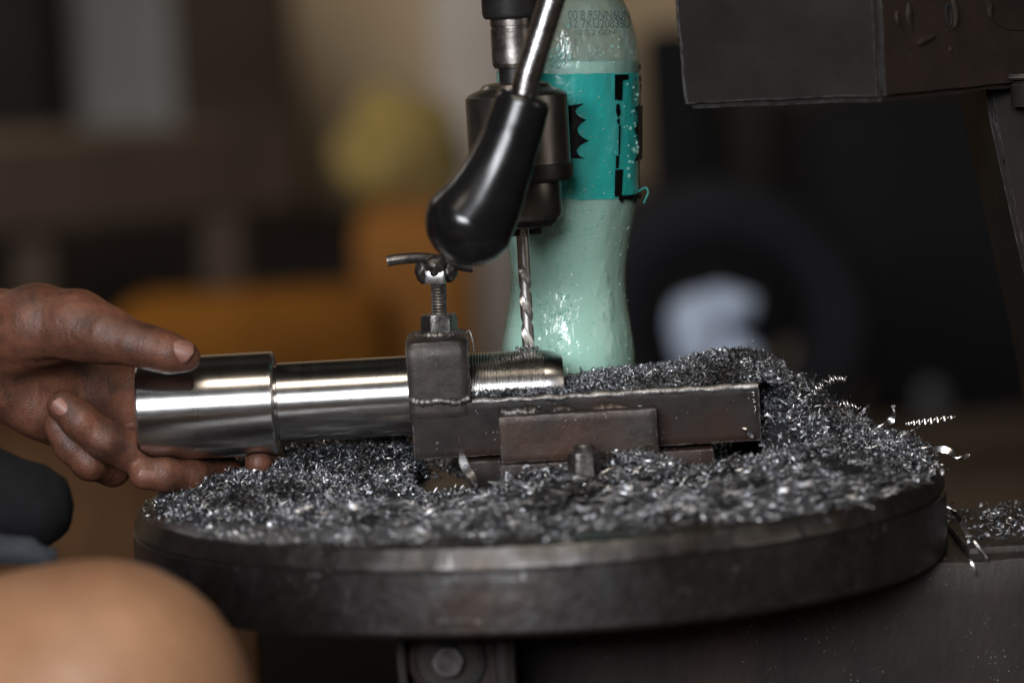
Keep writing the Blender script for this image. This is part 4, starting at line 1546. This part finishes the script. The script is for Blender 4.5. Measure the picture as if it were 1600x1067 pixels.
def nail_plate(c, axis, out, w_, l_, rad):
    """c centre on skin, axis towards the tip, out = outward normal"""
    axis = Vector(axis).normalized(); out = Vector(out); out = (out - axis * out.dot(axis)).normalized()
    side = axis.cross(out)
    V, F = [], []
    nu, nv = 12, 10
    for i in range(nu + 1):
        t = i / nu * 2 - 1
        for j in range(nv + 1):
            s_ = j / nv * 2 - 1
            ww = w_ * max(.02, 1 - abs(t) ** (2.6 if t < 0 else 3.4)) ** .5
            x = s_ * ww
            drop = rad - math.sqrt(max(rad * rad - x * x, 0)) + .0006 * t * t
            V.append(tuple(Vector(c) + axis * (t * l_) + side * x - out * drop))
    n1 = len(V)
    V += [tuple(Vector(p) - out * .0007) for p in V]
    q_ = lambda i, j: i * (nv + 1) + j
    for i in range(nu):
        for j in range(nv):
            F.append((q_(i, j), q_(i + 1, j), q_(i + 1, j + 1), q_(i, j + 1)))
            F.append((n1 + q_(i, j), n1 + q_(i, j + 1), n1 + q_(i + 1, j + 1), n1 + q_(i + 1, j)))
    for i in range(nu):
        for j in (0, nv):
            F.append((q_(i, j), q_(i + 1, j), n1 + q_(i + 1, j), n1 + q_(i, j)))
    for j in range(nv):
        for i in (0, nu):
            F.append((q_(i, j), q_(i, j + 1), n1 + q_(i, j + 1), n1 + q_(i, j)))
    return V, F


def on_skin(px, py, push=.0006):
    """nearest body vertex to the viewer near a photo pixel, and its outward direction"""
    d = hv - np.array(CAM)
    dep = d @ np.array(f_)
    X = 800 + (d @ np.array(rt)) / dep * FPX
    Yp = 533.5 - (d @ np.array(up)) / dep * FPX
    m = np.hypot(X - px, Yp - py) < 5
    k = np.nonzero(m)[0]
    k = k[np.argmin(dep[k])]
    return Vector(hv[k])


def finger_nail(px, py, p_tip, p_base, centre_a, centre_b, w_, l_):
    c = on_skin(px, py)
    A_, B2 = Vector(centre_a), Vector(centre_b)
    ax = (B2 - A_).normalized()
    foot = A_ + ax * (c - A_).dot(ax)
    out = (c - foot).normalized()
    rad = max(w_ * 1.02, .004)
    return nail_plate(c + out * .0005, ax, out, w_, l_, rad)


add("fingernail", finger_nail(281, 541, 0, 0, at(238, 542, -.033), at(290, 557, -.033), .0068, .0086), M_nail, body, angle=60)
add("fingernail", finger_nail(92, 639, 0, 0, at(126, 658, -.020), at(98, 634, -.018), .0056, .0062), M_nail, body, angle=60)
add("fingernail", finger_nail(236, 747, 0, 0, at(258, 741, -.013), at(226, 740, -.016), .0045, .0055), M_nail, body, angle=60)

# shorts over the thighs, with a blue grey hem, and a dark shirt
b = smin(seg_sdf(G2, hipN, lerp(hipN, kn, .70), .110, .092), seg_sdf(G2, (-.80, .05, -.14), (-.80, .05, .0), .165, .160), .03)
b = smin(b, seg_sdf(G2, hipF, lerp(hipF, kneeF, .7), .105, .085), .03)
b = smin(b, seg_sdf(G2, at(-900, 760, -.08), at(-90, 780, -.09), .05, 96 * mpp(-.09)), .03)
b = smin(b, seg_sdf(G2, at(-90, 780, -.09), at(46, 792, -.10), 96 * mpp(-.09), 73 * mpp(-.1)), .02)
ax = (kn - hipN).normalized()
cut = (G2 - np.array(lerp(hipN, kn, .78))) @ np.array(ax)
b = np.maximum(b, cut - 0) if False else b
v, q_ = surface_nets(b, lo2, .0085)
shorts = add_np("shorts", (v, q_), M_cloth, person)
b = smin(seg_sdf(G2, at(-300, 835, -.17), at(-60, 850, -.17), .010, .010), seg_sdf(G2, at(-60, 850, -.17), at(84, 870, -.17), .010, .0075), .01)
v, q_ = surface_nets(b, lo2, .0085)
add_np("hem", (v, q_), M_hem, shorts)
b = smin(seg_sdf(G2, (-.80, .05, -.05), (-.80, .05, .30), .162, .162), seg_sdf(G2, (-.78, -.05, .33), (-.76, .16, .34), .088, .088), .06)
b = smin(b, seg_sdf(G2, shd, lerp(shd, el, .5), .070, .064), .03)
v, q_ = surface_nets(b, lo2, .0085)
add_np("shirt", (v, q_), M_cloth, person)

# ------------------------------------------------------------------ the workshop behind, far out of focus
def mk(name, c1, c2=None, rough=.8, scale=8, bump=.3):
    return plain(name, c1, c2, rough, 0, scale, bump, scale * 6, .004, .08, .05)


FZ = -.75


def ctr(px0, px1, py0, py1, Y, dep, bev=.006):
    """a box seen between these pixels at depth Y; py1 None = it stands on the floor"""
    a, b_ = at(px0, py1 or 900, Y), at(px1, py0, Y)
    return box(a.x, b_.x, Y, Y + dep, FZ if py1 is None else a.z, b_.z, bev)


def pblob(px, py, Y, rx, rz, ry=None, **kw):
    """a lump with its radii in photo pixels"""
    m = mpp(Y)
    return blob(at(px, py, Y), rx * m, (ry or rx) * m, rz * m, **kw)


floor = add("floor", box(-9, 9, -6, 9, FZ - .1, FZ, 0), mk("dusty concrete floor", (.075, .057, .043), (.048, .037, .028), .85, 3))
tag(floor, "dusty brown workshop floor", kind="structure")
wall = add("wall", box(-7, 7, 6.6, 6.8, FZ, 3.6, 0), mk("stained tan plaster", (.66, .52, .36), (.40, .29, .175), .9, 1.1))
tag(wall, "stained tan plaster wall of the workshop", kind="structure")
tag(add("pale_board", ctr(66, 306, -160, None, 5.6, .05), mk("pale grey board", (.36, .35, .33), (.25, .245, .23), .6, 2)), "pale grey board standing against the wall, upper left", "board")
tag(add("dark_cabinet", ctr(-260, 54, -260, None, 5.2, .6), mk("dark cabinet paint", (.022, .018, .016), None, .6, 4)), "dark cabinet at the far left beside the pale grey board", "cabinet")
tag(add("dark_post", ctr(322, 428, -300, None, 5.3, .22), mk("dark brown timber", (.052, .036, .028), (.032, .022, .017), .7, 4)), "dark brown timber post right of the pale grey board", "post")
tag(add("pale_post", ctr(724, 774, -300, None, 4.6, .14), mk("pale grey post paint", (.50, .455, .42), (.38, .335, .30), .7, 4)), "pale grey upright post behind the drill chuck", "post")

# workbench: slab turned a little, legs
M_bench = mk("brown bench timber", (.150, .108, .082), (.095, .068, .052), .8, 4)
bl, br = at(-160, 292, 3.4), at(462, 234, 4.1)
bench = thing("workbench", ((bl.x + br.x) / 2, 3.8, FZ), "broad brown timber workbench with thick top at the back left", "workbench")


def slab(p, q, dep, z0, z1):
    d = (Vector(q) - Vector(p)); d.z = 0
    nrm = Vector((-d.y, d.x, 0)).normalized() * dep
    V = []
    for z_ in (z0, z1):
        for r in (Vector(p), Vector(q), Vector(q) + nrm, Vector(p) + nrm):
            V.append((r.x, r.y, r.z + z_))
    return V, [(3, 2, 1, 0), (4, 5, 6, 7), (0, 1, 5, 4), (1, 2, 6, 5), (2, 3, 7, 6), (3, 0, 4, 7)]


add("bench_top", slab(bl, br, .85, -.085, .045), M_bench, bench, smooth=False)
for px, Y in ((346, 4.0), (48, 3.68), (-120, 3.5)):
    p = at(px, 400, Y)
    z1 = lerp(bl.z, br.z, (p.x - bl.x) / (br.x - bl.x)) - .087
    add("leg", box(p.x - .030, p.x + .030, Y, Y + .08, FZ, z1, .004), M_bench, bench)
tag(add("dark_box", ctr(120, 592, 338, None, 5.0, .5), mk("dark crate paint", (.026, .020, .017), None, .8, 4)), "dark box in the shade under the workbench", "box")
M_or = mk("orange ochre paint", (.29, .110, .012), (.15, .058, .010), .6, 3)
tag(add("dark_plinth", ctr(130, 640, 652, None, 3.05, .4, .02), mk("dark plinth paint", (.022, .018, .016), None, .8, 4)), "low dark plinth under the orange crate, behind the table", "plinth")
tag(add("orange_crate", ctr(170, 600, 464, 650, 3.1, .3, .04), M_or), "orange ochre crate standing low behind the hand and shaft", "crate")
tag(add("brown_crate", ctr(585, 734, 337, None, 3.5, .7, .02), mk("orange brown timber", (.31, .130, .030), (.17, .072, .02), .7, 4)), "orange brown upright crate behind the clamp screw", "crate")
tag(add("yellow_sack", pblob(630, 240, 4.0, 96, 112, sub=4, amp=.25, nscale=1.6, seed=3), mk("yellow sacking", (.27, .20, .055), (.26, .19, .09), .9, 8)), "slumped yellow sack standing on the orange brown crate", "sack")
# ochre board below the hand, near the table
tag(add("ochre_board", box(-.36, at(405, 1000, .30).x, .30, .325, -.75, at(90, 640, .30).z, .006, .05, .004, 10, 2.0), plain("ochre plywood", (.125, .056, .019), (.055, .026, .010), .75, 0, 11, .4, 120, .001, .1, .3, stretch=(1, 1, .4))), "ochre plywood board standing behind the table below the hand", "board")
# dark machinery, tyre and rag on the right
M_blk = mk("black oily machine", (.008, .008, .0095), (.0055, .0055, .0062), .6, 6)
pm_ = at(1450, 500, 3.4)
mach = thing("dark_machine", (pm_.x, 3.7, FZ), "dark bulky machine in the shade at the right", "machine")
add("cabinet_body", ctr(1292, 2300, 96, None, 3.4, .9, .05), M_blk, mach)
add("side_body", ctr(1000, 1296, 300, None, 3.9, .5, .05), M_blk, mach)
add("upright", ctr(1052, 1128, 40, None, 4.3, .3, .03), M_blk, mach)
for px, py, r, c, Y in ((1243, 566, 26, (.24, .20, .155), 3.89), (1322, 608, 30, (.20, .14, .105), 3.39), (1458, 626, 24, (.10, .11, .13), 3.39)):
    add("knob", pblob(px, py, Y, r, r * 1.25, ry=14, sub=3, amp=.12, nscale=1.5, seed=px), mk("dull knob paint", c, None, .6, 12), mach, angle=180)
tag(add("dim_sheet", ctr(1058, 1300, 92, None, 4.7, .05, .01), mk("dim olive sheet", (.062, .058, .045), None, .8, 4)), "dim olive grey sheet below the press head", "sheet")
Yt = 2.3
mt_ = mpp(Yt)
tz = at(1130, 742, Yt).z
p_ = at(1500, 758, 1.75)
tag(add("tan_bench", box(at(960, 750, 1.75).x, p_.x + .6, 1.75, 2.75, tz - .06, tz, .006), mk("tan bench timber", (.085, .063, .047), None, .8, 5)), "low tan bench behind the table at the far right", "bench")
Rt = 232 * mt_
tc = at(1130, 742 - 232, Yt)
V, F = [], []
for i in range(64):
    a = 2 * math.pi * i / 64
    for k in range(20):
        b_ = 2 * math.pi * k / 20
        rr_ = Rt * (.76 + .24 * math.copysign(abs(math.cos(b_)) ** .7, math.cos(b_)))
        V.append((tc.x + rr_ * math.cos(a), tc.y + .06 * math.copysign(abs(math.sin(b_)) ** .7, math.sin(b_)), tc.z + rr_ * math.sin(a)))
for i in range(64):
    for k in range(20):
        F.append((i * 20 + k, i * 20 + (k + 1) % 20, ((i + 1) % 64) * 20 + (k + 1) % 20, ((i + 1) % 64) * 20 + k))
tag(add("tyre", (V, F), mk("dull tyre rubber", (.019, .019, .023), (.012, .012, .0145), .85, 8), angle=180), "dull black tyre standing behind the bottle and swarf", "tyre")
tag(add("pale_rag", join(pblob(1086, 514, 2.26, 40, 58, sub=4, amp=.2, nscale=1.4, seed=2), pblob(1124, 480, 2.28, 58, 30, ry=30, sub=4, amp=.2, nscale=1.4, seed=5), pblob(1118, 524, 2.30, 36, 34, sub=4, amp=.2, nscale=1.4, seed=11), pblob(1134, 562, 2.28, 50, 40, ry=30, sub=4, amp=.2, nscale=1.4, seed=8)),
        mk("pale blue cloth", (.62, .72, .92), (.50, .60, .78), .9, 12)), "bunched pale blue white rag hanging in the tyre's opening", "rag")
